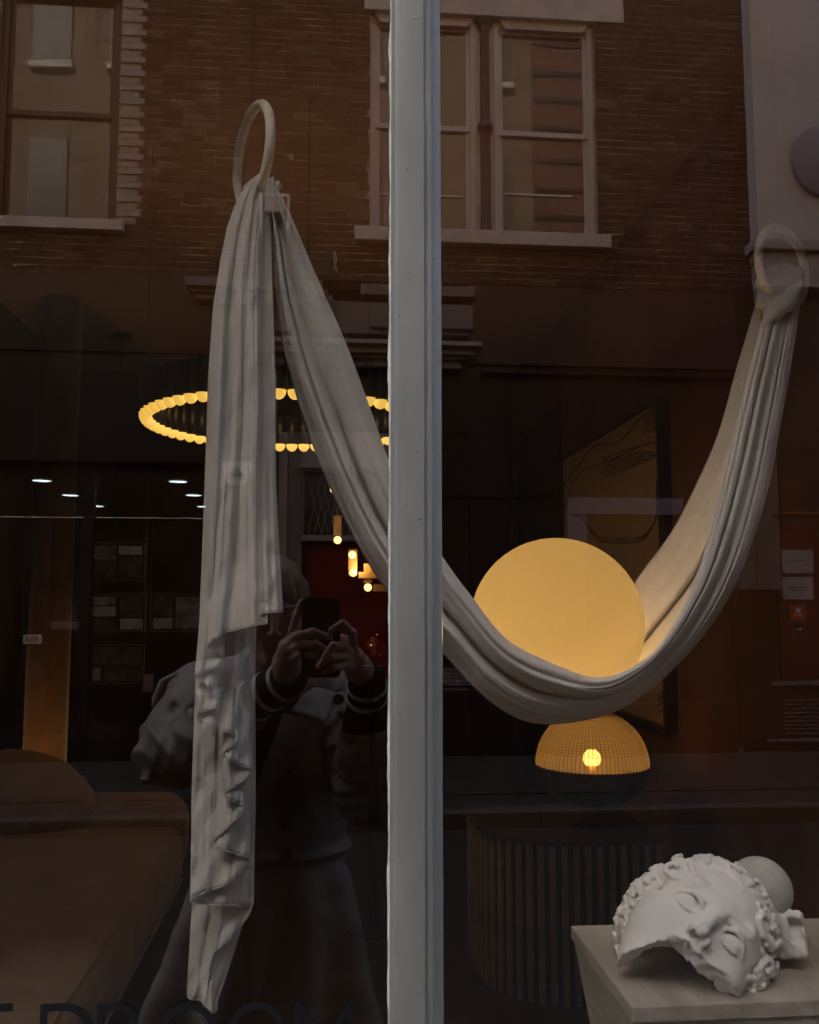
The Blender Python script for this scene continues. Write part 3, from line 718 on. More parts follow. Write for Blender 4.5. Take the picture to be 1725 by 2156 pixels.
def lamp_light(name, loc, watts, col, r, par):
    d = bpy.data.lights.new(name, 'POINT'); d.energy = watts; d.color = col; d.shadow_soft_size = r
    o = bpy.data.objects.new(name, d); COL.objects.link(o); o.parent = par; o.location = loc; return o
lamp_light('globe_light', (-0.014, 0, -0.016), 1.18, (1.0, 0.565, 0.185), 0.03, gl)
MB().lathe(prof, n=72).obj('globe', M['globe'], gl, smooth=True)
MB().lathe([(0.03, -gr - 0.012), (0.034, -gr - 0.010), (0.034, -gr + 0.004), (0.03, -gr + 0.006)], n=28).obj('cap', M['brass'], gl, smooth=True)

# ------------------------------------------------------------------ ring chandelier
RC, DC = 0.575, 3.86
cc = at(603, 889, DC)
ch = empty('ring_chandelier', 'black ring chandelier with a row of glowing amber half-dome lamps', 'chandelier', tuple(cc))
NL = 62
tb = MB().lathe([(0.0285, 0.004), (0.0285, 0.135), (0.0265, 0.139)], n=16).mesh('tube', smooth=True); tb.materials.append(M['black']); 
db = MB().lathe([(0.0005, -0.030)] + [(0.0265 * math.sin(R(a)), -0.030 * math.cos(R(a))) for a in range(12, 91, 13)] + [(0.0268, 0.0035)], n=18).mesh('lamp_dome', smooth=True)
db.materials.append(M['lampdome'])
for i in range(NL):
    a = 2 * math.pi * (i + 0.5) / NL
    o = link('lamp_tube', tb, ch); o.location = (RC * math.cos(a), RC * math.sin(a), 0)
    link('lamp_dome', db, o)
P = np.zeros((97, 4, 3))
for i in range(97):
    a = 2 * math.pi * i / 96
    for k, (q, z) in enumerate(((RC - 0.006, 0.11), (RC + 0.006, 0.11), (RC + 0.006, 0.1385), (RC - 0.006, 0.1385))): P[i, k] = (q * math.cos(a), q * math.sin(a), z)
link('ring', grid_mesh('ring', P, closed=True), ch, M['black'])
for a in (100, 190, 280, 10):
    MB().tube([(RC * math.cos(R(a)), RC * math.sin(R(a)), 0.138), (RC * math.cos(R(a)), RC * math.sin(R(a)), ZC - cc.z)], 0.0011, 6).obj('cable', M['black'], ch)
lamp_light('lamp_light', (0, 0, -0.03), 1.1, (1.0, 0.62, 0.28), 0.12, ch)
# slim pendant by the side wall
q = atx(255, 728, -1.06); q = at(255, 728, 6.45)
q.z = ZC
pd = empty('pendant_cord', 'thin black cord falling from a round black ceiling rose, nearest the side wall', 'pendant', tuple(q))
MB().lathe([(0.001, -0.052), (0.066, -0.05), (0.072, -0.038), (0.072, -0.001)], n=28).obj('ceiling_rose', M['black'], pd, smooth=True)
MB().tube([(0, 0, -0.05), (0, 0, -1.25)], 0.003, 6).obj('cord', M['black'], pd)
MB().lathe([(0.012, -1.37), (0.02, -1.36), (0.02, -1.26), (0.006, -1.25)], n=16).obj('lamp_holder', M['black'], pd, smooth=True)

# brass bar pendant with small globes, deep in the shop
DB = 5.6
M['smallglobe'] = mat('lit_small_globe', (0.9, 0.85, 0.6), 0.3, emit=(1.0, 0.66, 0.24), es=0.42)
gp = [(711, 1137), (742, 1168), (744, 1206), (775, 1237)]
bl = empty('brass_bar_pendant', 'stepped brass bar pendant with four small glowing globes', 'pendant', tuple(at(742, 1190, DB)))
sp_ = MB().lathe([(0.0005, -0.024)] + [(0.024 * math.cos(R(a)), 0.024 * math.sin(R(a))) for a in range(-80, 81, 10)] + [(0.0005, 0.024)], n=20).mesh('small_globe', smooth=True)
sp_.materials.append(M['smallglobe'])
for (a, b) in gp:
    o = link('globe', sp_, bl); o.location = at(a, b, DB) - bl.location
def bbar(x0, y0, x1, y1, wpx, d=DB + 0.03):
    a, b = at(min(x0, x1) - (wpx / 2 if x0 == x1 else 0), min(y0, y1) - (wpx / 2 if y0 == y1 else 0), d), at(max(x0, x1) + (wpx / 2 if x0 == x1 else 0), max(y0, y1) + (wpx / 2 if y0 == y1 else 0), d)
    kid(boxo('bar', M['brass'], None, a.x, b.x, d - 0.87, d - 0.87 + 0.03, b.z, a.z, 0.002), bl)
bbar(711, 1085, 711, 1127, 17); bbar(743, 1156, 743, 1212, 19, DB + 0.035); bbar(755, 1211, 830, 1211, 14); bbar(775, 1186, 775, 1227, 18, DB + 0.07); bbar(787, 1238, 835, 1238, 15)
t0 = at(711, 1085, DB + 0.045)
kid(MB().tube([t0, (t0.x, t0.y, ZC)], 0.003, 6).obj('rod', M['brass'], None), bl)
lamp_light('lamp_light', at(760, 1190, DB - 0.1) - bl.location, 0.26, (1.0, 0.6, 0.26), 0.03, bl)
sd_ = MB().lathe([(0.0005, -0.024)] + [(0.022 * math.sin(R(a)), -0.024 * math.cos(R(a))) for a in range(15, 91, 15)] + [(0.022, 0.002)], n=16).mesh('small_dome', smooth=True)
sd_.materials.append(M['smallglobe'])
hc = MB().lathe([(0.025, 0.003), (0.025, 0.03), (0.004, 0.04)], n=16).mesh('holder', smooth=True); hc.materials.append(M['brass'])
for (a, b, d, lb) in ((702, 1030, 5.9, 'small glowing dome pendant, highest of the three at the back'), (731, 1079, 6.1, 'small glowing dome pendant, middle one of the three at the back'),
                      (772, 1113, 6.35, 'small glowing dome pendant, lowest of the three at the back')):
    e_ = empty('dome_pendant', lb, 'pendant', tuple(at(a, b, d)), 'small dome pendants at the back')
    o = link('shade', sd_, e_); o = link('holder', hc, e_)
    MB().tube([(0, 0, 0.04), (0, 0, ZC - e_.location.z)], 0.0018, 6).obj('cord', M['black'], e_)

# ------------------------------------------------------------------ prismatic dome lamp on the fluted console
DT = 3.5
zt = at(1300, 1768, DT).z
lc = at(1247, 1612, 3.76); lr = 117.0 * 3.76 / FPX
lamp = empty('dome_table_lamp', 'table lamp with ribbed glass dome over a dark bronze bowl, on the fluted console', 'table lamp', (lc.x, lc.y, zt))
hz = lc.z - zt
def dome_glass():
    m = bpy.data.materials.new('prismatic_glass'); m.use_nodes = True; t = m.node_tree; n = t.nodes; n.remove(n['Principled BSDF'])
    tr = n.new('ShaderNodeBsdfTransparent'); tr.inputs['Color'].default_value = (0.95, 0.86, 0.74, 1)
    tl = n.new('ShaderNodeBsdfTranslucent'); tl.inputs['Color'].default_value = (0.92, 0.76, 0.60, 1)
    gs = n.new('ShaderNodeBsdfGlossy'); gs.inputs['Roughness'].default_value = 0.15
    m1 = n.new('ShaderNodeMixShader'); m1.inputs[0].default_value = 0.80; m2 = n.new('ShaderNodeMixShader'); m2.inputs[0].default_value = 0.06
    t.links.new(tr.outputs[0], m1.inputs[1]); t.links.new(tl.outputs[0], m1.inputs[2]); t.links.new(m1.outputs[0], m2.inputs[1]); t.links.new(gs.outputs[0], m2.inputs[2])
    t.links.new(m2.outputs[0], n['Material Output'].inputs['Surface']); return m
M['prism'] = dome_glass()
M['prismrib'] = mat('amber_glass_rib', (0.34, 0.24, 0.15), 0.2, spec=0.8)
NR, NRW = 84, 26
P = np.zeros((41, NR * 4, 3))
for i in range(41):
    a = R(90 * i / 40)
    for k in range(NR * 4):
        b = 2 * math.pi * k / (NR * 4); q = lr * (1 + 0.012 * math.cos(NR * b) * math.cos(a))
        P[i, k] = (q * math.cos(a) * math.cos(b) + 1e-5 * math.cos(b), q * math.cos(a) * math.sin(b) + 1e-5 * math.sin(b), hz + q * math.sin(a))
dome = link('glass_dome', grid_mesh('glass_dome', P, closed=True), lamp, M['prism'])
rb = MB()
for k in range(NR):
    b = 2 * math.pi * (k + 0.5) / NR
    rb.tube([(lr * 1.004 * math.cos(R(a)) * math.cos(b), lr * 1.004 * math.cos(R(a)) * math.sin(b), hz + lr * 1.004 * math.sin(R(a))) for a in range(1, 86, 6)], 0.0011, 4)
link('prism_ribs', rb.mesh('prism_ribs', smooth=True), dome, M['prismrib'])
rb = MB()
for k in range(NRW):
    a = R(17 + 68 * k / NRW); q = lr * 1.006
    rb.tube([(q * math.cos(a) * math.cos(2 * math.pi * j / 60), q * math.cos(a) * math.sin(2 * math.pi * j / 60), hz + q * math.sin(a)) for j in range(61)], 0.0012, 4, cap=False)
link('prism_rings', rb.mesh('prism_rings', smooth=True), dome, M['prismrib'])
bz = at(1247, 1702, 3.76).z - zt
MB().lathe([(0.03, bz)] + [(lr * 1.01 * math.sin(R(a)), hz - (hz - bz) * math.cos(R(a))) for a in range(12, 91, 6)] + [(lr * 1.01, hz + 0.006), (lr * 0.97, hz + 0.004), (lr * 0.93, hz - 0.02)] +
           [(lr * 0.93 * math.sin(R(a)), hz - (hz - bz) * 0.9 * math.cos(R(a))) for a in range(75, 5, -12)] + [(0.001, bz + 0.02)], n=64).obj('bowl', M['darkbrass'], lamp, smooth=True)
MB().lathe([(0.0265, 0.012), (0.0265, bz + 0.004)], n=24).obj('stem', M['brass'], lamp, smooth=True)
MB().lathe([(0.085, 0.0005), (0.085, 0.008), (0.08, 0.0115), (0.001, 0.0118)], n=40).obj('base', M['darkbrass'], lamp, smooth=True)
MB().lathe([(0.0005, hz + 0.0), (0.026, hz + 0.003), (0.037, hz + 0.022), (0.033, hz + 0.046), (0.018, hz + 0.062), (0.0005, hz + 0.066)], n=24).obj('bulb', M['bulb'], lamp, smooth=True)
MB().lathe([(0.018, bz + 0.02), (0.018, hz - 0.002)], n=20).obj('lamp_holder', M['brass'], lamp, smooth=True)

# fluted console: straight front that curves back at one end
xr_, xl_ = at(1401, 1900, DT).x, at(1010, 1900, DT + 0.25).x
con = empty('fluted_console', 'dark fluted console with a rounded end standing under the dome lamp', 'console', ((xr_ + xl_) / 2, DT - 0.87 + 0.3, 0))
y0 = DT - 0.87; rc = 0.34
path = [(xr_, y0)]
xs0 = xl_ + rc
for i in range(1, 31):
    a = R(90 * i / 30); path.append((xs0 - rc * math.sin(a), y0 + rc - rc * math.cos(a)))
path = [(xr_, y0)] + [(xr_ + (xs0 - xr_) * i / 12, y0) for i in range(1, 13)] + path[1:] + [(xl_, y0 + rc + 0.1 * i) for i in range(1, 4)]
outl = path + [(xr_, path[-1][1])]
body = [(x + (0.02 if x < xr_ - 0.01 else -0.004), y + 0.018 if i < len(path) else y - 0.01) for i, (x, y) in enumerate(outl)]
kid(MB().prism(body, 0.0, zt - 0.021, 'z').obj('carcass', M['shopblack'], None), con)
top = [(x - (0.008 if x < xs0 else 0), y - 0.01) for (x, y) in path] + [(xr_, path[-1][1] + 0.01)]
kid(MB().prism(top, zt - 0.02, zt, 'z').obj('top', M['framewood'], None, bevel=0.003), con)
seg_ = [0]
for i in range(1, len(path)): seg_.append(seg_[-1] + math.dist(path[i], path[i - 1]))
stp = 0.0462; slm = MB().prism([(-0.0125, 0), (0.0125, 0), (0.0115, -0.014), (-0.0115, -0.014)], 0.01, zt - 0.0205, 'z').mesh('slat', bevel=0.002); slm.materials.append(M['flute'])
k = 0
while k * stp + 0.013 < seg_[-1]:
    s0 = k * stp + 0.014; i = max(j for j in range(len(seg_)) if seg_[j] <= s0); i = min(i, len(path) - 2)
    f_ = (s0 - seg_[i]) / (seg_[i+1] - seg_[i]); x = path[i][0] + (path[i+1][0] - path[i][0]) * f_; y = path[i][1] + (path[i+1][1] - path[i][1]) * f_
    tx, ty = path[i+1][0] - path[i][0], path[i+1][1] - path[i][1]
    o = link('slat', slm, None); o.location = (x, y + 0.0175 if ty < 0.01 else y, 0)
    ang = math.atan2(-ty, -tx); o.rotation_euler.z = ang
    nx, ny = math.sin(ang), -math.cos(ang)
    o.location = (x - nx * 0.0178, y - ny * 0.0178, 0)
    kid(o, con); k += 1

# ------------------------------------------------------------------ framed drawing on the side wall
fd = 0.06
A0 = atx(1428, 825, XR); A1 = atx(1430, 1558, XR); B0 = atx(1180, 965, XR - fd)
z1 = atx(1400, 824, XR - fd).z; z0 = atx(1400, 1545, XR - fd).z
ya, yb = A1.y, B0.y
art = empty('framed_drawing', 'large framed line drawing on cream paper hung on the side wall behind the globe', 'picture', (XR - 0.001, (ya + yb) / 2, z0))
ft = 0.022
kid(boxo('frame', M['framewood'], None, XR - fd, XR - 0.001, ya, ya + ft, z0, z1, 0.002), art)
kid(boxo('frame', M['framewood'], None, XR - fd, XR - 0.001, yb - ft, yb, z0, z1, 0.002), art)
kid(boxo('frame', M['framewood'], None, XR - fd + 0.001, XR - 0.001, ya + ft, yb - ft, z1 - ft, z1 - 0.001, 0.002), art)
kid(boxo('frame', M['framewood'], None, XR - fd + 0.001, XR - 0.001, ya + ft, yb - ft, z0 + 0.001, z0 + ft, 0.002), art)
XS = XR - fd + 0.012
kid(boxo('paper', M['canvas'], None, XS, XR - 0.002, ya + ft + 0.001, yb - ft - 0.001, z0 + ft + 0.001, z1 - ft - 0.001), art)
def stroke(pts, r=0.0022, wig=0.0):
    q = cat_rom(np.array(pts, float), max(16, len(pts) * 7))
    w3 = []
    for i, (a, b) in enumerate(q):
        p = atx(a + random.uniform(-wig, wig), b + random.uniform(-wig, wig), XS - 0.0012)
        p.y = min(max(p.y, ya + ft + 0.006), yb - ft - 0.006); p.z = min(max(p.z, z0 + ft + 0.006), z1 - ft - 0.006); w3.append(p)
    kid(MB().tube(w3, r, 5).obj('pencil_line', M['ink'], None), art)
def R4(x, y): return (1353 * 0.6375 + x / 2, (1000 + y / 1.275) * 0.6375)
for pl in ([(640, 780), (700, 700), (760, 620), (800, 596), (850, 596), (900, 570), (960, 500), (1070, 400)],
           [(655, 860), (690, 760), (740, 700), (800, 682), (900, 640), (980, 600), (1040, 588)], [(812, 656), (860, 640), (960, 606), (1030, 590)]):
    stroke([R4(*p) for p in pl], 0.0026)
for i in range(9):
    o_ = i * 9
    stroke([R4(x, y) for x, y in [(815, 668 + o_), (870, 650 + o_), (930, 632 + o_ * 0.9), (985, 622 + o_ * 0.7), (1028, 628 + o_ * 0.3), (1042, 655 + i)]][: 4 + i % 3], 0.0020, 1.2)
for i in range(9):
    stroke([R4(x, y + i * 11) for x, y in [(985, 470), (1030, 444), (1068, 410)]], 0.0018, 1.0)
for i in range(4):
    stroke([R4(x, y) for x, y in [(690, 905), (712, 896 + i * 5), (745, 930 + i * 5), (800, 985 + i * 7), (900, 990 + i * 8), (975, 985 + i * 6), (1020, 940 + i * 4), (1042, 880), (1040, 760), (1020, 690)]][i:9], 0.0020, 1.0)
for k in range(3):
    stroke([R4(850 + 5 * k, 1060), R4(855 + 4 * k, 1085)], 0.0016)
for (a, b, c, d) in ((1385, 1472, 1398, 1465), (1384, 1487, 1400, 1478), (1388, 1460, 1388, 1482), (1394, 1456, 1394, 1480), (1386, 1500, 1397, 1496)): stroke([(a, b), (c, d)], 0.0026)
stroke([(1310, 1500), (1340, 1515), (1370, 1528), (1396, 1545)], 0.0022)
stroke([(1300, 1470), (1335, 1440), (1365, 1436), (1390, 1440)], 0.0016)

# ------------------------------------------------------------------ daybed, cushion, column, vase
def sofa_mesh(name, boxes, lo, hi, h, bumps=0.004):
    s = Sculpt(lo, hi, h)
    for (c, hb, rnd, k) in boxes: s.box(c, hb, rnd, k)
    X, Y, Z = s.grid(); s.f += bumps * vnoise(X, Y, Z, 9.0, 4)
    return relax(s.mesh(name), 2)
db_ = empty('daybed', 'broad tan suede daybed with a rounded bolster along its far end', 'daybed', (-1.35, 2.6, 0))
xe = -0.68
me = sofa_mesh('mattress', [((-1.37, 2.55, 0.30), (0.69, 1.22, 0.15), 0.09, 0.02)], (-2.08, 1.25, 0.1), (-0.6, 3.85, 0.52), 0.022)
kid(link('mattress', me, None, M['suede']), db_)
me = sofa_mesh('bolster', [((-1.36, 3.93, 0.36), (0.66, 0.16, 0.20), 0.13, 0.02)], (-2.08, 3.7, 0.1), (-0.6, 4.2, 0.62), 0.02)
kid(link('bolster', me, None, M['suede']), db_)
kid(boxo('base', M['darkwood'], None, -2.02, -0.76, 1.40, 4.05, 0.0, 0.16, 0.01), db_)
def loop(x0, x1, y0, y1, z, r):
    out = []
    for (cx_, cy_, a0) in ((x1 - r, y1 - r, 0), (x0 + r, y1 - r, 90), (x0 + r, y0 + r, 180), (x1 - r, y0 + r, 270)):
        for i in range(9): a = R(a0 + 90 * i / 8); out.append((cx_ + r * math.cos(a), cy_ + r * math.sin(a), z + random.uniform(-0.002, 0.002)))
    return out + [out[0]]
kid(MB().tube(loop(-2.035, -0.705, 1.355, 3.745, 0.425, 0.08), 0.006, 8, cap=False).obj('piping', M['suede'], None, smooth=True), db_)
kid(MB().tube(loop(-2.055, -0.685, 1.335, 3.765, 0.20, 0.08), 0.006, 8, cap=False).obj('piping', M['suede'], None, smooth=True), db_)
for yy in (1.95, 2.55, 3.15): kid(MB().tube([(-2.03 + 0.1 * i, yy + 0.004 * math.sin(i * 2.1), 0.4485 if 0 < i < 13 else 0.43) for i in range(14)], 0.0035, 6).obj('seam', M['suede'], None, smooth=True), db_)
s = Sculpt((-0.42, -0.25, -0.3), (0.42, 0.25, 0.3), 0.015)
s.ell((0, 0, 0), (0.33, 0.12, 0.20), 0.02); s.ell((0.05, 0, -0.04), (0.34, 0.13, 0.15), 0.05)
cu = link('cushion', relax(s.mesh('cushion'), 3), None, M['suede'])
cu.location = at(28, 1640, 4.55); cu.rotation_euler = (R(-14), R(6), R(12)); cu.location.z = 0.62
tag(cu, 'rounded tan suede cushion leaning on the bolster of the daybed', 'cushion')
pc0, pc1 = at(40, 1400, 5.6), at(132, 1400, 5.6)  # column added as a surface for a warm patch of light
pp = empty('glow_column', 'tall brown suede column added behind the daybed to carry a warm glow', 'column', ((pc0.x + pc1.x) / 2, pc0.y + 0.14, 0))
rr_ = (pc1.x - pc0.x) / 2
M['suedewall'] = mat('brown_suede', (0.105, 0.054, 0.024), 0.95, var=0.15, scale=7, spec=0.1, sheen=0.25)
MB().lathe([(rr_, 0.04), (rr_, ZC - 0.001)], n=40).obj('padding', M['suedewall'], pp, smooth=True)
MB().lathe([(rr_ * 1.03, 0.0), (rr_ * 1.03, 0.038)], n=40).obj('foot_ring', M['darkbrass'], pp, smooth=True)
ul = empty('added_uplighter', 'added black uplighter, unseen behind the daybed, that makes the column glow', 'uplighter', (pp.location.x + 0.05, pp.location.y - 0.42, 0))
MB().lathe([(0.05, 0), (0.05, 0.01), (0.04, 0.012), (0.04, 0.11), (0.036, 0.11), (0.034, 0.09), (0.001, 0.089)], n=24).obj('housing', M['black'], ul)
MB().lathe([(0.033, 0.0905), (0.033, 0.094), (0.001, 0.0945)], n=20).obj('lens', M['smallglobe'], ul)
ud = bpy.data.lights.new('added_uplight', 'SPOT'); ud.energy = 2.4; ud.color = (1.0, 0.55, 0.2); ud.spot_size = R(70); ud.spot_blend = 1.0; ud.shadow_soft_size = 0.02  # unseen spot added for the column's warm glow
uo = bpy.data.objects.new('added_uplight', ud); COL.objects.link(uo); uo.parent = ul; uo.location = (0, 0, 0.13); uo.rotation_euler = Vector((0, -0.36, -0.9)).to_track_quat('Z', 'Y').to_euler()
for (a, b, lb) in ((178, 1648, 'small brass ornament of stacked balls behind the daybed bolster'), (345, 1640, 'low dark brass dish behind the bolster of the daybed')):
    p = at(a, b, 5.25)
    st = empty('side_table', 'slim dark side table under the ' + ('brass ornament' if a < 200 else 'low brass dish') + ' behind the daybed', 'table', (p.x, p.y, 0))
    MB().lathe([(0.13, 0), (0.13, 0.012), (0.014, 0.02), (0.014, p.z - 0.08), (0.17, p.z - 0.075), (0.17, p.z - 0.06)], n=28).obj('pedestal', M['black'], st, smooth=False)
    m_ = MB()
    if a < 200:
        for k, (r, z) in enumerate(((0.026, 0.027), (0.017, 0.066), (0.010, 0.090))):
            m_.lathe([(0.0005, z - r)] + [(r * math.cos(R(t)), z + r * math.sin(R(t))) for t in range(-75, 76, 15)] + [(0.0005, z + r)], n=18)
    else:
        m_.lathe([(0.03, 0.0), (0.09, 0.022), (0.093, 0.026), (0.085, 0.022), (0.02, 0.006), (0.0005, 0.005)], n=32)
    o = m_.obj('brass_ornament' if a < 200 else 'brass_dish', M['brass'], None, smooth=True); o.location = (p.x, p.y, p.z - 0.0595)
    tag(o, lb, 'ornament' if a < 200 else 'dish')
p = at(787, 1372, 4.4); vr = 29 * 4.4 / FPX
M['redglass'] = mat('dark_red_glazed', (0.10, 0.006, 0.008), 0.06, spec=0.8, coat=1.0)
vs_ = MB().lathe([(0.02, -vr), (vr * 0.6, -vr * 0.85), (vr * 0.95, -vr * 0.35), (vr, 0.0), (vr * 0.92, vr * 0.42), (vr * 0.6, vr * 0.8), (vr * 0.3, vr * 0.98), (vr * 0.28, vr * 1.2), (vr * 0.33, vr * 1.24), (vr * 0.24, vr * 1.2), (0.001, vr * 0.8)], n=40).obj('round_vase', M['redglass'], None, smooth=True)
vs_.location = p; tag(vs_, 'glossy dark red round vase behind the photographer\'s mirrored hand', 'vase')
pe = empty('pedestal', 'slim black pedestal that carries the round red vase', 'pedestal', (p.x, p.y, 0))
MB().lathe([(0.12, 0), (0.12, 0.015), (0.02, 0.025), (0.02, p.z - vr - 0.02), (0.045, p.z - vr - 0.014), (0.045, p.z - vr - 0.0005)], n=28).obj('column', M['black'], pe)

# ------------------------------------------------------------------ stone plinth
DP0, DP1 = 1.30, 1.625
zp = at(1331, 2121, DP0).z
xp = at(1331, 2121, DP0).x
M['travertine'] = mat('travertine', (0.47, 0.42, 0.36), 0.55, scale=5, col2=(0.32, 0.275, 0.225), stretch=(5, 1.0, 6), detail=9, bump=0.0006, bscale=50)
pl = empty('stone_plinth', 'tapered travertine plinth under the broken plaster head', 'plinth', (xp + 0.2, DP0 - 0.87 + 0.16, 0))
kid(boxo('top_slab', M['travertine'], None, xp, xp + 0.46, DP0 - 0.87, DP1 - 0.87, zp - 0.022, zp, 0.002), pl)
X0, X1, Y0, Y1 = xp + 0.004, xp + 0.456, DP0 - 0.87 + 0.004, DP1 - 0.87 - 0.004
kid(MB().add([(X0 + 0.15, Y0 + 0.10, 0), (X1 - 0.15, Y0 + 0.10, 0), (X1 - 0.15, Y1 - 0.10, 0), (X0 + 0.15, Y1 - 0.10, 0), (X0, Y0, zp - 0.0225), (X1, Y0, zp - 0.0225), (X1, Y1, zp - 0.0225), (X0, Y1, zp - 0.0225)],
         [(0,3,2,1),(4,5,6,7),(0,1,5,4),(1,2,6,5),(2,3,7,6),(3,0,4,7)]).obj('shaft', M['travertine'], None), pl)

# ------------------------------------------------------------------ broken plaster head
rngh = np.random.RandomState(11)
k_ = 1.28
PH = at(1497, 1941, 1.345)
wv = (CAM - PH).normalized(); rrv = (RV - wv * RV.dot(wv)).normalized(); uuv = wv.cross(rrv)
uim = (rrv * 0.715 + uuv * 0.70).normalized(); pa = R(30)
hu = uim * math.cos(pa) - wv * math.sin(pa); hf = wv * math.cos(pa) + uim * math.sin(pa); hx_ = hf.cross(hu)
hm = Matrix((hx_, hf, hu)).transposed()
HO_ = PH - hm @ Vector((0, 0.082 * k_, 0))
def hloc(px, py, d): return np.array(hm.transposed() @ (at(px, py, d) - HO_))
hs = Sculpt((-0.165, -0.175, -0.165), (0.165, 0.165, 0.165), 0.0018)
def q3(x, y, z): return (x * k_, y * k_, z * k_)
hs.ell(q3(0, -0.012, 0.028), np.array((0.074, 0.092, 0.082)) * k_, 0.02)
hs.ell(q3(0, 0.028, -0.030), np.array((0.063, 0.060, 0.088)) * k_, 0.03)
hs.ell(q3(0, 0.045, 0.030), np.array((0.060, 0.050, 0.050)) * k_, 0.03)          # forehead
for sx in (-1, 1):
    hs.ell(q3(0.042 * sx, 0.045, -0.030), np.array((0.027, 0.034, 0.030)) * k_, 0.025)     # cheek
    hs.cap(q3(0.010 * sx, 0.089, 0.017), q3(0.036 * sx, 0.085, 0.0225), 0.0075, 0.0065, 0.014)  # brow
    hs.cap(q3(0.036 * sx, 0.085, 0.0225), q3(0.056 * sx, 0.064, 0.011), 0.0065, 0.006, 0.014)
    hs.ell(q3(0.0285 * sx, 0.1005, 0.0035), np.array((0.0190, 0.0190, 0.0135)) * k_, 0.008, op='sub')   # socket
    hs.ell(q3(0.0150 * sx, 0.0985, 0.004), np.array((0.006, 0.010, 0.010)) * k_, 0.007, op='sub')
    hs.ell(q3(0.0290 * sx, 0.0712, -0.0008), np.array((0.0170, 0.0162, 0.0150)) * k_, 0.002)          # eyeball
    up = [(0.0125, 0.0835, -0.0040), (0.0175, 0.0885, 0.0048), (0.0260, 0.0905, 0.0092), (0.0350, 0.0880, 0.0082), (0.0425, 0.0820, 0.0025), (0.0475, 0.0755, -0.0050)]
    lo = [(0.0125, 0.0835, -0.0040), (0.0185, 0.0866, -0.0092), (0.0270, 0.0878, -0.0122), (0.0365, 0.0842, -0.0104), (0.0450, 0.0772, -0.0055)]
    hs.chain([q3(x * sx, y, z) for x, y, z in up], [0.0022, 0.0034, 0.0038, 0.0036, 0.0032, 0.0018], 0.0010)
    hs.chain([q3(x * sx, y, z) for x, y, z in lo], [0.0020, 0.0026, 0.0028, 0.0026, 0.0016], 0.0010)
    hs.cap(q3(0.0150 * sx, 0.0905, 0.0125), q3(0.0380 * sx, 0.0862, 0.0165), 0.0030, 0.0030, 0.005)     # fold above the lid
hs.cap(q3(0, 0.0885, 0.018), q3(0, 0.1020, -0.022), 0.0082, 0.0068, 0.014)         # straight nose
hs.ell(q3(0, 0.1035, -0.0285), np.array((0.0074, 0.0080, 0.0066)) * k_, 0.006)
for sx in (-1, 1):
    hs.ell(q3(0.0098 * sx, 0.0955, -0.0310), np.array((0.0050, 0.0078, 0.0056)) * k_, 0.0035)
    hs.ell(q3(0.0054 * sx, 0.0985, -0.0372), np.array((0.0034, 0.0055, 0.0050)) * k_, 0.0015, op='sub')
hs.ell(q3(0, 0.078, -0.050), np.array((0.020, 0.016, 0.018)) * k_, 0.012)
# hair: rows of spiral curls round the hairline, waves behind
def surf(az, el):
    """a point on the skull: az 0 = face front, el up"""
    d = np.array((math.sin(az) * math.cos(el), math.cos(az) * math.cos(el), math.sin(el)))
    r = np.array((0.080, 0.094, 0.086)) * k_; c = np.array((0, -0.008, 0.022)) * k_
    t = 1 / np.sqrt(((d / r) ** 2).sum()); return c + d * t, d
curls = []
for row in range(5):
    base = np.linspace(-2.25, 2.25, 29 - row * 2)
    for az in base:
        az += rngh.uniform(-0.05, 0.05); t = abs(az)
        line = 0.58 if t < 0.30 else 0.58 - (t - 0.30) * 1.18 if t < 1.15 else -0.42 - (t - 1.15) * 0.30
        el = line - 0.06 + 0.145 * row + rngh.uniform(-0.05, 0.05)
        curls.append((az, el, 0.0185 - 0.0015 * row))
for az in (-1.45, -1.22, -1.02, 1.02, 1.22, 1.45):
    for el in ((-0.30, -0.48) if abs(az) < 1.1 else (-0.30, -0.48, -0.66, -0.84, -1.0)): curls.append((az + rngh.uniform(-0.08, 0.08), el + rngh.uniform(-0.06, 0.06), 0.016))
for (az, el, r0) in curls:
    p, n = surf(az, el); n = n / np.linalg.norm(n)
    t1 = np.cross(n, (0, 0, 1.0)); t1 /= np.linalg.norm(t1) + 1e-9; t2 = np.cross(n, t1)
    r0 *= rngh.uniform(0.65, 1.2); ph0 = rngh.uniform(0, 6.28); sg_ = rngh.choice((-1, 1))
    hs.ell(p - n * 0.004, (r0 * 0.95,) * 3, 0.005)
    pts, rs = [], []; tk = rngh.uniform(0.75, 1.15); turn = rngh.uniform(4.5, 9.0); lx = rngh.uniform(0.8, 1.45)
    for i in range(9):
        f = i / 8; a = ph0 + sg_ * f * turn; r = r0 * (1.15 - 1.0 * f)
        pts.append(p + n * (r0 * (0.55 + 0.55 * f)) + (t1 * math.cos(a) * lx + t2 * math.sin(a)) * r); rs.append((0.0050 - 0.0014 * f) * tk)
    hs.chain(pts, rs, 0.0010)
for i in range(26):                                                     # long waves over the crown
    az = rngh.uniform(-2.2, 2.2); pts = []
    for j in range(6):
        p, n = surf(az + 0.10 * math.sin(j * 1.3 + i), 1.05 + 0.09 * j + 0.05 * (i % 3)); pts.append(p + n * 0.004)
    hs.chain(pts, [0.007] * 6, 0.006)
for (x, y, z, r) in ((-0.062, 0.02, 0.098, 0.012), (-0.050, 0.03, 0.108, 0.010), (-0.008, 0.02, 0.118, 0.011), (0.004, 0.015, 0.125, 0.009)):   # snapped tufts on top
    hs.box(q3(x, y, z), (r, r * 0.8, r * 1.6), 0.003, 0.006, rot=Matrix.Rotation(0.5, 3, 'Y'))
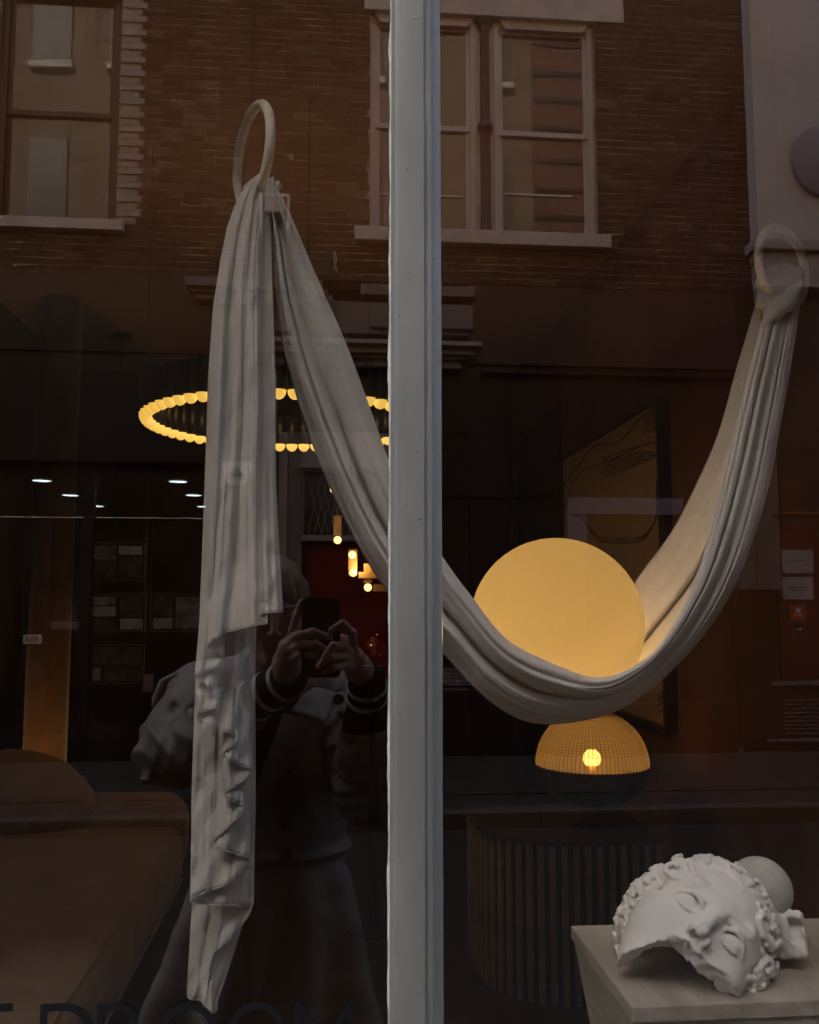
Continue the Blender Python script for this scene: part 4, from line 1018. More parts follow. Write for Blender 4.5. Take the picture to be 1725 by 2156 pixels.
# broken flange at the back
fa, fb = hloc(1662, 1968, 1.425), hloc(1600, 1950, 1.42)
frot = np.array(hm.transposed()) @ np.array(Matrix((rrv, uuv, wv)).transposed())
LATE = (fa, fb, frot)
X, Y, Z = hs.grid()
# hollow shell
inner = np.sqrt((X / (0.060 * k_)) ** 2 + ((Y + 0.004 * k_) / (0.070 * k_)) ** 2 + ((Z + 0.02) / (0.092 * k_)) ** 2) - 1
inner = inner * 0.055 * k_ + 0.0022 * vnoise(X, Y, Z, 120, 3)
hs.f = np.maximum(hs.f, -inner.astype(np.float32))
# the jagged break under the nose; one cheek runs lower than the other
xb = np.array([-0.16, -0.098, -0.075, -0.060, -0.048, -0.034, -0.018, 0.0, 0.025, 0.055, 0.085, 0.108, 0.125, 0.16])
zb = np.array([-0.030, -0.060, -0.094, -0.112, -0.098, -0.074, -0.062, -0.0575, -0.056, -0.046, -0.038, -0.034, -0.032, -0.03])
HX = HEADSIGN = -1
cut = np.interp(X * HX, xb, zb) + 0.25 * (0.085 - Y) * (-0.25) + 0.0040 * vnoise(X, Y, Z, 75, 9) + 0.0030 * vnoise(X, Y, Z, 190, 10) + 0.0016 * vnoise(X, Y, Z, 420, 12)
hs.f = np.maximum(hs.f, (cut - Z).astype(np.float32) * 0.8)
back = (-0.060 + 0.006 * vnoise(X, Y, Z, 40, 21)) - Y
hs.f = np.maximum(hs.f, np.where(Z < 0.03, back, back - 0.05).astype(np.float32))
fa, fb, frot = LATE
hs.box(fa, (0.021, 0.033, 0.024), 0.007, 0.008, rot=frot); hs.cap(fa, fb, 0.026, 0.034, 0.010)
hs.box(fa + frot @ np.array((0.008, 0.006, 0.022)), (0.010, 0.018, 0.010), 0.004, 0.004, rot=frot, op='sub')
sl, X, Y, Z = hs._win(fa - 0.06, fa + 0.06)
hs.f[sl] += (0.0022 * vnoise(X, Y, Z, 110, 31) + 0.0012 * vnoise(X, Y, Z, 260, 32)).astype(np.float32)
X, Y, Z = hs.grid()
zw_ = HO_.z + hm[2][0] * X + hm[2][1] * Y + hm[2][2] * Z                 # it sits on the stone
hs.f = np.maximum(hs.f, (zp + 0.0006 - zw_).astype(np.float32))
hme = relax(hs.mesh('plaster_head'), 1, 0.2)
head = empty('plaster_head', 'broken white plaster head of a curly haired statue lying tilted on the plinth', 'sculpture', tuple(HO_))
head.rotation_euler = hm.to_euler()
ho = link('face', hme, head, M['plaster'])
s = Sculpt((-0.08, -0.08, -0.08), (0.08, 0.08, 0.08), 0.004); s.ell((0, 0, 0), (0.050, 0.044, 0.050), 0.01)
cap_ = link('skull_cap', relax(s.mesh('skull_cap'), 2), head, M['greyplaster'])
cap_.location = head.matrix_basis.inverted() @ at(1601, 1872, 1.45)
# rest the head on the stone
mw_ = Matrix.LocRotScale(head.location, head.rotation_euler, None)
zmin = min((mw_ @ v.co).z for v in hme.vertices)
HEAD_GAP = zp - zmin

# ------------------------------------------------------------------ the houses opposite (seen mirrored in the glass)
def W(px, py, out=0.0): return mir(px, py, DF - out)
def wb(name, m, par, px0, px1, py0, py1, back=0.0, out=0.1, bevel=0.0):
    """a box on the facade opposite that shows its front between these picture points; back/out measured from the facade plane"""
    a, b = W(px0, (py0 + py1) / 2, out), W(px1, (py0 + py1) / 2, out); c, d = W((px0 + px1) / 2, py0, out), W((px0 + px1) / 2, py1, out)
    o = boxo(name, m, None, a.x, b.x, YF + back, YF + out, d.z, c.z, bevel)
    return kid(o, par) if par is not None else o
BC = [(0.100, 0.064, 0.046), (0.084, 0.053, 0.040), (0.120, 0.079, 0.056), (0.070, 0.046, 0.037), (0.165, 0.123, 0.086)]
BM = [mat('stock_brick', c, 0.92, var=0.22, scale=9, bump=0.004, bscale=45, spec=0.2) for c in BC]
M['mortar'] = mat('lime_mortar', (0.42, 0.355, 0.30), 0.95, var=0.5, scale=3.5, bump=0.004, bscale=40, spec=0.1)
M['whitebrick'] = mat('whitewashed_brick', (0.47, 0.43, 0.385), 0.9, var=0.2, scale=14, bump=0.003, bscale=60, spec=0.2)
M['oldbrick'] = brick_tex('brown_brick', (0.15, 0.085, 0.055), (0.11, 0.06, 0.045), (0.2, 0.165, 0.135))
bb = empty('brick_building', 'brown brick building opposite with whitewashed quoins and sash windows over dark shopfronts', 'building', (0, YF - 0.1, 0))
ZB = W(800, 592).z; ZT = W(800, -170).z; XA = W(-170, 300).x; XB = W(1573, 300).x
def rect(px0, px1, py0, py1):
    a, b = W(px0, (py0 + py1) / 2), W(px1, (py0 + py1) / 2); c, d = W((px0 + px1) / 2, py0), W((px0 + px1) / 2, py1); return [a.x, b.x, d.z, c.z]
WL = rect(-8, 252, -60, 457); WR = rect(780, 1254, 32, 492)
# wall core: slabs round the two openings
core = []
zs_ = sorted([ZB, WL[2], WR[2], WR[3], ZT])
for i in range(len(zs_) - 1):
    za, zb_ = zs_[i], zs_[i + 1]; zm = (za + zb_) / 2; x = XA
    for r in (WL, WR):
        if r[2] < zm < r[3]: core.append((x, r[0], za, zb_)); x = r[1]
    core.append((x, XB, za, zb_))
mc = MB()
for (a, b, c, d) in core: mc.box(a, b, YF - 0.30, YF - 0.004, c, d)
kid(mc.obj('wall', M['mortar'], None), bb)
kid(boxo('wall', M['oldbrick'], None, XA - 14, XA, YF - 0.3, YF, ZB, 13.2), bb)
kid(boxo('wall', M['oldbrick'], None, XA, XB, YF - 0.3, YF, ZT, 13.2), bb)
kid(boxo('parapet', M['stone'], None, XA - 14, XB, YF - 0.35, YF + 0.12, 13.2, 13.45), bb)
kid(boxo('roof', M['shopblack'], None, XA - 14, XB + 16, YF - 9, YF - 0.31, 12.6, 13.0), bb)
ub = MB().box(-0.5, 0.5, -0.5, 0.5, -0.5, 0.5).mesh('brick'); 
def unit_brick(m, seed):
    r = random.Random(seed); m_ = MB().box(-0.5, 0.5, -0.5, 0.5, -0.5, 0.5)
    m_.v = [(x, y, z) for (x, y, z) in m_.v]
    me = m_.mesh('brick')
    bm = bmesh.new(); bm.from_mesh(me)
    for v in bm.verts: v.co.x += r.uniform(-0.012, 0.012); v.co.z += r.uniform(-0.05, 0.05); v.co.y += r.uniform(-0.03, 0.03)
    bm.to_mesh(me); bm.free(); me.materials.append(m); return me
UB = [unit_brick(m, i * 3 + j) for i, m in enumerate(BM) for j in range(3)]
UW = [unit_brick(M['whitebrick'], 90 + j) for j in range(4)]
CR = 0.075
rngb = random.Random(5)
QX0, QX1 = W(252, 230).x, W(303, 230).x; QZ0 = W(275, 468).z
bricks, whites = [], []
nc = int((ZT - ZB) / CR)
for i in range(nc):
    z0 = ZB + i * CR; z1 = z0 + CR - 0.011; zm = (z0 + z1) / 2
    iv = [[XA, XB - 0.005]]
    for r in (WL, WR):
        if r[2] - 0.02 < zm < r[3] + 0.01:
            iv = [p for a, b in iv for p in ([a, min(b, r[0] - 0.004)], [max(a, r[1] + 0.004), b]) if p[1] - p[0] > 0.03]
    if zm > QZ0:                                    # quoin: whitewashed, long and short by turns
        q1 = QX1 if i % 2 == 0 else QX0 + 0.195
        iv = [p for a, b in iv for p in ([a, min(b, QX0 - 0.004)], [max(a, q1 + 0.01), b]) if p[1] - p[0] > 0.03]
        if i % 2 == 0: whites.append((QX0 + 0.004, QX1, z0, z1, 0.016))
        else: whites += [(QX0 + 0.02, QX0 + 0.105, z0, z1, 0.003), (QX0 + 0.115, QX0 + 0.192, z0, z1, 0.003)]
    for a, b in iv:
        x = a - (0.0 if i % 2 else 0.06); k = 0
        while x < b - 0.02:
            L = (0.225 if (k + i) % 2 == 0 or rngb.random() < 0.45 else 0.1125) + rngb.uniform(-0.006, 0.006)
            xe_ = min(x + L, b); xs0_ = max(x, a)
            if xe_ - xs0_ > 0.035: bricks.append((xs0_ + 0.003, xe_ - 0.003, z0, z1, rngb.uniform(-0.002, 0.004)))
            x += L; k += 1
def pixel(p):
    v = Vector((p[0], -p[1], p[2])) - CAM; f = v.dot(FV); return CX + FPX * v.dot(RV) / f, CY - FPX * v.dot(UV) / f
vis, hid = [], []
for b_ in bricks:
    c = ((b_[0] + b_[1]) / 2, YF, (b_[2] + b_[3]) / 2); u, v = pixel(c)
    ok = 12 < u < 1710 and 8 < v and not (815 < u < 950)
    (vis if ok else hid).append((Vector((c[0], -YF, c[2])).length - (b_[1] - b_[0]) * 6, b_))
vis.sort(key=lambda q: q[0])
single = [b_ for _, b_ in vis[:300]]; rest = [b_ for _, b_ in vis[300:]] + [b_ for _, b_ in hid]
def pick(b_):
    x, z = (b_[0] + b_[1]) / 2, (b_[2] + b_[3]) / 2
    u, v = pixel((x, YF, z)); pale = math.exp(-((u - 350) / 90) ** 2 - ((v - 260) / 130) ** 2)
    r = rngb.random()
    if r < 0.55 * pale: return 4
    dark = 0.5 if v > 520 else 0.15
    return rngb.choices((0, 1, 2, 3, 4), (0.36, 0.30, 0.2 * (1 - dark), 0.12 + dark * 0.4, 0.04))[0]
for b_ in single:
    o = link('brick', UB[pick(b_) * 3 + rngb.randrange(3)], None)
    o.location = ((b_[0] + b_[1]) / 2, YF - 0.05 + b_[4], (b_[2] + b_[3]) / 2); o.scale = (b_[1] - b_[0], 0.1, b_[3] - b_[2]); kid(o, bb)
for (a, b, c, d, e) in whites:
    o = link('quoin_brick', rngb.choice(UW), None); o.location = ((a + b) / 2, YF - 0.05 + e, (c + d) / 2); o.scale = (b - a, 0.1, d - c); kid(o, bb)
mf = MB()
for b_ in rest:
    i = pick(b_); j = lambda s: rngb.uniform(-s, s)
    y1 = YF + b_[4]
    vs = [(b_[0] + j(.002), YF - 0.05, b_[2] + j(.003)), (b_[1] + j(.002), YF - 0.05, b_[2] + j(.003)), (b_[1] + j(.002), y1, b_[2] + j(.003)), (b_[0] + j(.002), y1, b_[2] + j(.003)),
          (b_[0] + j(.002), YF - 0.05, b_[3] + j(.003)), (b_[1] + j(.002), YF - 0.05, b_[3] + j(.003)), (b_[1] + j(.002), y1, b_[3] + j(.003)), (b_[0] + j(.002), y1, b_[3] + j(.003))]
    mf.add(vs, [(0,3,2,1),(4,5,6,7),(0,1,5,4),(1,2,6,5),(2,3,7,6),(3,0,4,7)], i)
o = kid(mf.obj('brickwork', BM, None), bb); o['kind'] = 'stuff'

# windows of the brick building
M['winbrown'] = mat('brown_window_paint', (0.050, 0.027, 0.022), 0.4, var=0.12, scale=5)
M['winpale'] = mat('pale_window_paint', (0.64, 0.59, 0.57), 0.35, var=0.08, scale=4)
M['winglass'] = mirror_pane('old_sash_glass', 0.115, (0.014, 0.012, 0.011))
M['iron'] = mat('maroon_cast_iron', (0.055, 0.022, 0.022), 0.3, var=0.1, scale=8)
def sash(par, m, x0, x1, z0, z1, zmid, fw=0.06, top=0.055, rec=0.10):
    wn = kid(boxo('window', m, None, x0, x0 + fw, YF - rec - 0.05, YF - rec + 0.03, z0, z1), par)
    def sub(nm, mm, *a):
        o = boxo(nm, mm, None, *a); kid(o, wn) if False else None
        o.parent = wn; return o
    sub('frame', m, x1 - fw, x1, YF - rec - 0.05, YF - rec + 0.03, z0, z1)
    sub('frame', m, x0 + fw, x1 - fw, YF - rec - 0.05, YF - rec + 0.03, z1 - top, z1)
    a, b = x0 + fw + 0.001, x1 - fw - 0.001; st = 0.042
    # upper sash in front, lower sash set back
    for (c, d, y_) in ((zmid, z1 - top - 0.001, YF - rec - 0.005), (z0 + 0.001, zmid + 0.045, YF - rec - 0.035)):
        sub('stile', m, a, a + st, y_ - 0.02, y_, c, d); sub('stile', m, b - st, b, y_ - 0.02, y_, c, d)
        sub('rail', m, a + st, b - st, y_ - 0.02, y_, d - 0.05, d); sub('rail', m, a + st, b - st, y_ - 0.02, y_, c, c + 0.055)
        sub('pane', M['winglass'], a + st, b - st, y_ - 0.016, y_ - 0.012, c + 0.055, d - 0.05)
    return wn
sash(bb, M['winbrown'], WL[0], WL[1], WL[2], WL[3], W(140, 234).z, fw=0.075)
wb('sill', M['stone'], bb, -40, 258, 456, 479, -0.06, 0.09, 0.008)
cxp = 1025
xa_, xb_ = W(1004, 270).x, W(1044, 270).x
sash(bb, M['winpale'], WR[0] + 0.004, xa_, WR[2], WR[3] - 0.03, W(900, 262).z, fw=0.055)
sash(bb, M['winpale'], xb_, WR[1] - 0.004, WR[2], WR[3] - 0.03, W(1150, 278).z, fw=0.055)
kid(boxo('mullion_board', M['winpale'], None, xa_ + 0.001, xb_ - 0.001, YF - 0.20, YF - 0.09, WR[2], WR[3] - 0.03), bb)
c0 = W(1025, 490, -0.02); c1_ = W(1025, 40, -0.02); hcol = c1_.z - c0.z; rm = W(1025, 266, -0.02).z - c0.z
ic = empty('iron_column', 'slender maroon cast iron column between the two pale sash windows', 'column', (c0.x, YF - 0.045, c0.z))
MB().lathe([(0.075, 0.0), (0.075, 0.03), (0.062, 0.05), (0.062, 0.10), (0.05, 0.12), (0.048, rm - 0.10), (0.058, rm - 0.08), (0.06, rm - 0.05), (0.082, rm - 0.03), (0.085, rm), (0.08, rm + 0.03),
            (0.06, rm + 0.05), (0.052, rm + 0.09), (0.047, rm + 0.11), (0.044, hcol - 0.16), (0.055, hcol - 0.13), (0.05, hcol - 0.11), (0.07, hcol - 0.06), (0.085, hcol - 0.03), (0.085, hcol)], n=24).obj('shaft', M['iron'], ic, smooth=True)
for k in range(10):
    a = 2 * math.pi * k / 10
    MB().tube([(0.047 * math.cos(a), 0.047 * math.sin(a), 0.14), (0.047 * math.cos(a), 0.047 * math.sin(a), rm - 0.12)], 0.007, 5).obj('flute', M['iron'], ic)
    MB().tube([(0.045 * math.cos(a), 0.045 * math.sin(a), rm + 0.12), (0.043 * math.cos(a), 0.043 * math.sin(a), hcol - 0.18)], 0.007, 5).obj('flute', M['iron'], ic)
wb('sill', M['stone'], bb, 747, 1288, 483, 512, -0.06, 0.10, 0.01)
wb('lintel', M['stone'], bb, 768, 1312, -130, 33, -0.05, 0.03, 0.01)
zl = W(1000, 34).z
for (a, b) in ((790, 1000), (1052, 1240)):
    xa2, xb2 = W(a, 40).x, W(b, 40).x
    kid(MB().prism([(xa2, zl - 0.004), (xb2, zl - 0.004), (xb2 - 0.07, zl - 0.10), (xa2 + 0.07, zl - 0.10)], YF - 0.09, YF - 0.03, 'y').obj('window_head', M['stone'], None), bb)
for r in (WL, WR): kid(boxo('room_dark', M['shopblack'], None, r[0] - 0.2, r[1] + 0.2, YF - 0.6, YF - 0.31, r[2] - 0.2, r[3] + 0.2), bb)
# slim white bars across the lower panes
for (a, b) in ((802, 975), (1062, 1204)):
    wb('pane_bar', M['white'], bb, a, b, 408.5, 412, -0.1495, -0.128)
# a lead seam and a wire down the wall
wb('downpipe', M['shopblack'], bb, 526, 528.4, -120, 212, 0.005, 0.03)
p, q = W(706, -60, 0.03), W(706, 528, 0.03)
kid(MB().tube([p, q], 0.0045, 6).obj('cable', M['shopblack'], None), bb)
hk = empty('chain_hook', 'small pale hook hanging on a wire below the brick wall', 'hook', tuple(W(706, 575, 0.03)))
o = MB(); a = W(706, 529, 0.03); b = W(706, 560, 0.03)
o.tube([a + Vector((0.012 * math.cos(t), 0, -0.075 + 0.07 * math.sin(t))) for t in np.linspace(0, 6.283, 17)], 0.0055, 6, cap=False)
kid(o.obj('link', M['white'], None), hk)
o = MB(); o.tube([b + Vector((0.016 * math.sin(t * 1.0) , 0, -0.035 - 0.03 * math.cos(t))) for t in np.linspace(0.3, 5.0, 13)], 0.006, 6); kid(o.obj('hook', M['white'], None), hk)
# vent cowl
vc = empty('vent_cowl', 'white square vent cowl fixed to the brown brick wall', 'vent', tuple(W(578, 490)))
M['cowl'] = mat('white_plastic', (0.82, 0.79, 0.75), 0.4, var=0.06, scale=6)
wb('back_plate', M['cowl'], vc, 547, 610, 407, 455, 0.005, 0.02)
wb('hood', M['cowl'], vc, 547, 610, 407, 412, 0.0205, 0.10, 0.004)
for a in (547, 604.5):
    x0, x1 = W(a, 450, 0.09).x, W(a + 5.5, 450, 0.09).x; zt_, zb2 = W(578, 412, 0.09).z, W(578, 490, 0.09).z
    kid(MB().prism([(YF + 0.0205, zt_), (YF + 0.099, zt_), (YF + 0.099, zb2 + 0.03), (YF + 0.0205, zb2)], x0, x1, 'x').obj('cheek', M['cowl'], None), vc)
wb('duct', M['winpale'], vc, 557, 600, 413, 446, 0.0205, 0.075, 0.005)
for k in range(7): wb('louvre', M['cowl'], vc, 560 + k * 5.6, 562.5 + k * 5.6, 416, 444, 0.0752, 0.082)
wb('damper', M['shopblack'], vc, 557, 600, 447.5, 463, 0.0205, 0.06)

# white rendered building on the other side
M['render'] = mat('white_render', (0.60, 0.585, 0.55), 0.85, var=0.10, scale=1.6, bump=0.003, bscale=25)
M['renderdk'] = mat('grey_render_trim', (0.42, 0.39, 0.375), 0.8, var=0.1, scale=3)
wbd = empty('white_building', 'white rendered building beside the brown brick one, with a moulded pier foot', 'building', (W(1700, 600).x, YF, 0))
xp0 = W(1573, 300).x
zp_ = lambda y: W(1640, y, 0.175).z
kid(boxo('pier', M['render'], None, xp0, xp0 + 1.5, YF - 0.3, YF + 0.175, zp_(507), 13.6), wbd)
kid(boxo('moulding', M['renderdk'], None, xp0 - 0.07, xp0 + 1.56, YF - 0.3, YF + 0.245, zp_(529), zp_(507) - 0.001, 0.012), wbd)
kid(boxo('necking', M['renderdk'], None, xp0 - 0.02, xp0 + 1.5, YF - 0.3, YF + 0.18, zp_(548), zp_(529) - 0.001), wbd)
kid(boxo('block', M['renderdk'], None, xp0 + 0.0, xp0 + 1.5, YF - 0.3, YF + 0.20, zp_(579), zp_(548) - 0.001), wbd)
kid(boxo('block', M['renderdk'], None, xp0 + 0.0, xp0 + 1.5, YF - 0.3, YF + 0.205, zp_(604), zp_(580.5)), wbd)
kid(boxo('wall', M['render'], None, xp0 + 1.501, xp0 + 15, YF - 0.3, YF + 0.05, zp_(604), 13.6), wbd)
M['signblue'] = mat('dark_blue_sign', (0.27, 0.27, 0.32), 0.4)
sc0 = W(1726, 338, 0.22); sr = 69 * 8.98 / FPX
rs = empty('round_sign', 'large round slate blue disc sign on the white rendered pier', 'sign', tuple(sc0))
o = MB().lathe([(sr, -0.02), (sr, 0.015), (sr * 0.97, 0.02), (0.001, 0.0201)], n=56).obj('disc', M['signblue'], rs); o.rotation_euler.x = R(-90); o.scale = (0.93, 1.18, 1); autosmooth(o)
o = MB().tube([(0, -0.022, 0), (0, -0.06, 0)], 0.03, 10).obj('bracket', M['black'], rs)

# ------------------------------------------------------------------ shopfronts opposite
M['trimgrey'] = mat('grey_shopfront_paint', (0.17, 0.155, 0.16), 0.35, var=0.10, scale=5)
M['trimlight'] = mat('pale_paint_and_highlight', (0.34, 0.32, 0.32), 0.3, var=0.08, scale=5)
M['reddoor'] = mat('red_door_paint', (0.15, 0.008, 0.009), 0.3, var=0.08, scale=4)
M['gold'] = mat('brass_strip', (0.45, 0.33, 0.16), 0.3, metal=1.0)
sf = empty('estate_shopfront', 'black painted office shopfront with a wide window of hanging cards', 'shopfront', (W(250, 1400).x, YF, 0))
zf = lambda y: W(862, y).z
xo0, xo1 = W(-500, 1200).x, W(440, 1200).x
kid(boxo('fascia', M['shopblack'], None, XA - 14, W(575, 800).x, YF - 0.3, YF + 0.06, zf(985), ZB - 0.002), sf)
kid(boxo('fascia_moulding', M['shopblack'], None, XA - 4, W(436, 757).x, YF + 0.0605, YF + 0.085, zf(759), zf(755)), sf)
kid(boxo('fascia_moulding', M['shopblack'], None, XA - 4, W(436, 757).x, YF + 0.0605, YF + 0.10, zf(987) + 0.02, zf(980)), sf)
kid(boxo('stall_riser', M['shopblack'], None, xo0 - 8, xo1, YF - 0.3, YF + 0.02, 0, zf(1545)), sf)
kid(boxo('pier', M['shopblack'], None, xo0 - 8, xo0, YF - 0.3, YF, zf(1545) + 0.001, zf(985) - 0.001), sf)
kid(boxo('wall', M['shopblack'], None, XA - 14, XB + 14, YF - 0.42, YF - 0.302, zf(985) + 0.13, ZB + 0.05), bb)
kid(boxo('wall', M['shopblack'], None, W(443, 1200).x, XB + 14, YF - 0.42, YF - 0.302, 0.0, zf(985) + 0.129), bb)
# office room
for nm, a in (('room_ceiling', (xo0 - 1, xo1 + 0.8, YF - 6, YF - 0.301, zf(985) + 0.02, zf(985) + 0.12)), ('room_floor', (xo0 - 1, xo1 + 0.8, YF - 6, YF - 0.301, -0.1, 0.0)),
              ('room_back', (xo0 - 1, xo1 + 0.8, YF - 6.1, YF - 6.001, 0, zf(985) + 0.019)), ('room_side', (xo1 + 0.801, xo1 + 0.9, YF - 6, YF - 0.301, 0, zf(985) + 0.019)), ('room_side', (xo0 - 1.1, xo0 - 1.001, YF - 6, YF - 0.301, 0, zf(985) + 0.019))):
    kid(boxo(nm, mat('dark_office', (0.05, 0.04, 0.035), 0.8) if nm == 'room_ceiling' else M['wallin'], None, *a), sf)
M['officeglass'] = glass_mat('office_glass', 0.05, (0.85, 0.83, 0.82))
x_ = [xo0, W(180, 1200).x - 0.002, xo1]
zw0, zw1 = zf(1545) + 0.002, zf(985) - 0.002
for i in range(2):
    kid(boxo('pane', M['officeglass'], None, x_[i] + 0.05, x_[i+1] - 0.05, YF - 0.10, YF - 0.094, zw0 + 0.05, zw1 - 0.05), sf)
for x in x_: kid(boxo('mullion', M['shopblack'], None, x - 0.049, x + 0.049 if x < xo1 else x, YF - 0.14, YF - 0.04, zw0, zw1), sf)
zceil = zf(985) + 0.018
for i, (a, b) in enumerate(((88, 1010), (148, 1041), (203, 1064), (375, 1012), (408, 1041), (430, 1065))):
    v = at(a, b, 1.0) - CAM; k = (zceil - CAM.z) / v.z; p = CAM + v * k
    e_ = empty('downlight', ('round white downlight in the office ceiling, %s of the %s row' % (('nearest', 'middle', 'farthest')[i % 3], 'outer' if i < 3 else 'inner')), 'downlight', (p.x, -p.y, zceil), 'office ceiling downlights')
    MB().lathe([(0.10, -0.012), (0.10, -0.001)], n=24).obj('lens', M['spotled'], e_)
    P = np.zeros((25, 4, 3))
    for ii in range(25):
        t = 2 * math.pi * ii / 24
        for kk, (rr2, z2) in enumerate(((0.102, -0.014), (0.12, -0.012), (0.12, -0.001), (0.102, -0.001))): P[ii, kk] = (rr2 * math.cos(t), rr2 * math.sin(t), z2)
    link('trim_ring', grid_mesh('trim_ring', P, closed=True), e_, M['white'])
# hanging cards in the office window
M['card'] = mat('printed_card', (0.75, 0.75, 0.78), 0.5, var=0.15, scale=14)
M['photo1'] = mat('dark_photo_print', (0.26, 0.20, 0.17), 0.4, col2=(0.04, 0.04, 0.05), scale=11)
M['photo2'] = mat('pale_photo_print', (0.66, 0.70, 0.80), 0.4, col2=(0.10, 0.09, 0.08), scale=6)
M['acrylic'] = mat('acrylic_edge', (0.45, 0.45, 0.46), 0.2)
def card(px0, px1, py0, py1, label, cells):
    c = W((px0 + px1) / 2, py1, -0.13); e_ = empty('display_card', label, 'display card', tuple(c), 'property cards hung in the office window')
    wb('holder', M['acrylic'] if False else M['shopblack'], e_, px0, px1, py0, py1, -0.142, -0.13)
    for (a, b, c_, d, m) in cells:
        w_, h_ = px1 - px0, py1 - py0
        wb('print', M[m], e_, px0 + w_ * a, px0 + w_ * b, py0 + h_ * c_, py0 + h_ * d, -0.1298, -0.127)
    for x in (px0 + 1, px1 - 1):
        p, q = W(x, py0, -0.13), W(x, 1120, -0.13)
        wb('edge', M['acrylic'], e_, x - 0.8, x + 0.8, py0, py1, -0.1299, -0.124)
        kid(MB().tube([(p.x, p.y, p.z), (p.x, p.y, zw1 - 0.03)], 0.002, 5).obj('cable', M['acrylic'], None), e_)
    wb('edge', M['acrylic'], e_, px0 + 2, px1 - 2, py0, py0 + 1.3, -0.1299, -0.124); wb('edge', M['acrylic'], e_, px0 + 2, px1 - 2, py1 - 1.3, py1, -0.1299, -0.124)
two = [(0.06, 0.46, 0.08, 0.30, 'photo2'), (0.06, 0.46, 0.34, 0.6, 'card'), (0.06, 0.46, 0.64, 0.94, 'photo1'), (0.54, 0.94, 0.08, 0.62, 'photo1'), (0.54, 0.94, 0.66, 0.94, 'card')]
card(188, 306, 1142, 1222, 'top display card of the inner column in the office window', [(0.06, 0.47, 0.1, 0.45, 'photo2'), (0.06, 0.47, 0.5, 0.92, 'photo1'), (0.53, 0.94, 0.1, 0.32, 'card'), (0.53, 0.94, 0.38, 0.92, 'photo1')])
card(188, 308, 1250, 1330, 'middle display card of the inner column, with three small prints beside a tall one', two)
card(316, 428, 1250, 1330, 'display card with a dark house photo next to the pilaster', [(0.06, 0.42, 0.08, 0.60, 'photo1'), (0.06, 0.42, 0.64, 0.92, 'card'), (0.48, 0.95, 0.08, 0.92, 'photo2')])
card(188, 304, 1357, 1440, 'lowest display card of the inner column in the office window', [(0.06, 0.94, 0.08, 0.52, 'photo1'), (0.06, 0.2, 0.6, 0.92, 'card'), (0.26, 0.94, 0.6, 0.92, 'photo1')])
card(55, 170, 1260, 1328, 'wide display card of the outer column with a pale caption strip', [(0.04, 0.96, 0.06, 0.66, 'photo1'), (0.04, 0.96, 0.70, 0.94, 'card')])
# leaflet stand and plate with the house number
lfs = empty('leaflet_stand', 'small tilted leaflet propped at the foot of the office window', 'leaflet', tuple(W(298, 1545, -0.2)))
a = W(312, 1420, -0.2)
kid(boxo('leaflet', M['card'], None, a.x - 0.05, a.x + 0.05, a.y - 0.004, a.y, a.z - 0.17, a.z, 0.001), lfs)
kid(boxo('stand', M['shopblack'], None, a.x - 0.06, a.x + 0.06, a.y - 0.10, a.y - 0.0045, zf(1545) + 0.001, a.z - 0.10), lfs)
nb_ = empty('number_plate', 'small white plate reading 80A beside the office door', 'number plate', tuple(W(68, 1355, 0.02)))
wb('plate', M['cowl'], nb_, 48.5, 86, 1337, 1355.5, -0.030, 0.012, 0.003)
o = link('characters', text_mesh('characters', '80A', 0.080, 0.001), None, M['shopblack']); c = W(67.5, 1346.3, 0.012)
o.rotation_euler = (R(90), 0, R(180)); o.location = (c.x, YF + 0.0132, c.z); kid(o, nb_)
wb('door_post', M['shopblack'], sf, 44, 100, 1100, 1548, -0.09, -0.031)
# bell box alarm on the grey pilaster
dsf = empty('door_surround', 'grey painted door surround with stepped cornices, fanlight and red panelled door', 'doorway', (W(700, 1500).x, YF, 0))
wb('pilaster', M['trimgrey'], dsf, 441, 580, 775, 1560, -0.3, 0.04)
wb('pilaster_foot', M['shopblack'], dsf, 438, 582, 1561, 1612, -0.3, 0.07)
wb('frieze', M['trimgrey'], dsf, 441, 985, 634, 700, -0.3, 0.03)
for (a, b, c_, d, o_) in ((390, 680, 585, 604, 0.30), (398, 690, 604.5, 617, 0.24), (408, 700, 617.5, 632, 0.17)): wb('cornice', M['trimlight'] if o_ < 0.2 else M['trimgrey'], dsf, a, b, c_, d, -0.2, o_, 0.006)
for (a, b, c_, d, o_) in ((760, 1000, 600, 622, 0.10), (780, 996, 640, 690, 0.09)): wb('corbel', M['trimgrey'], dsf, a, b, c_, d, -0.2, o_, 0.006)
for (a, b, c_, d, o_, m) in ((572, 1016, 713.5, 723, 0.30, 'trimlight'), (560, 1004, 723.6, 730, 0.25, 'trimgrey'), (560, 1000, 730.5, 742, 0.22, 'trimlight'), (560, 984, 742.5, 752, 0.17, 'trimgrey'), (560, 972, 752.5, 772, 0.12, 'trimgrey')):  # paler steps put the cornice's highlights into their colour
    wb('cornice', M[m], dsf, a, b, c_, d, -0.2, o_, 0.005)
wb('soffit_board', M['shopblack'], dsf, 581, 985, 773, 908, -0.3, -0.02)
wb('architrave', M['trimlight'], dsf, 583, 602, 909, 1560, -0.3, -0.005); wb('architrave', M['trimgrey'], dsf, 603, 634, 909, 1560, -0.3, -0.02)
wb('head_panel', M['trimlight'], dsf, 634.5, 905, 912, 974, -0.3, -0.03)
wb('head_moulding', M['trimlight'], dsf, 634.5, 905, 975, 986, -0.3, 0.02, 0.004); wb('head_moulding', M['trimgrey'], dsf, 634.5, 905, 987, 995, -0.3, -0.01, 0.004)
wb('transom_rail', M['trimlight'], dsf, 634.5, 905, 1127, 1139, -0.3, -0.01, 0.004)
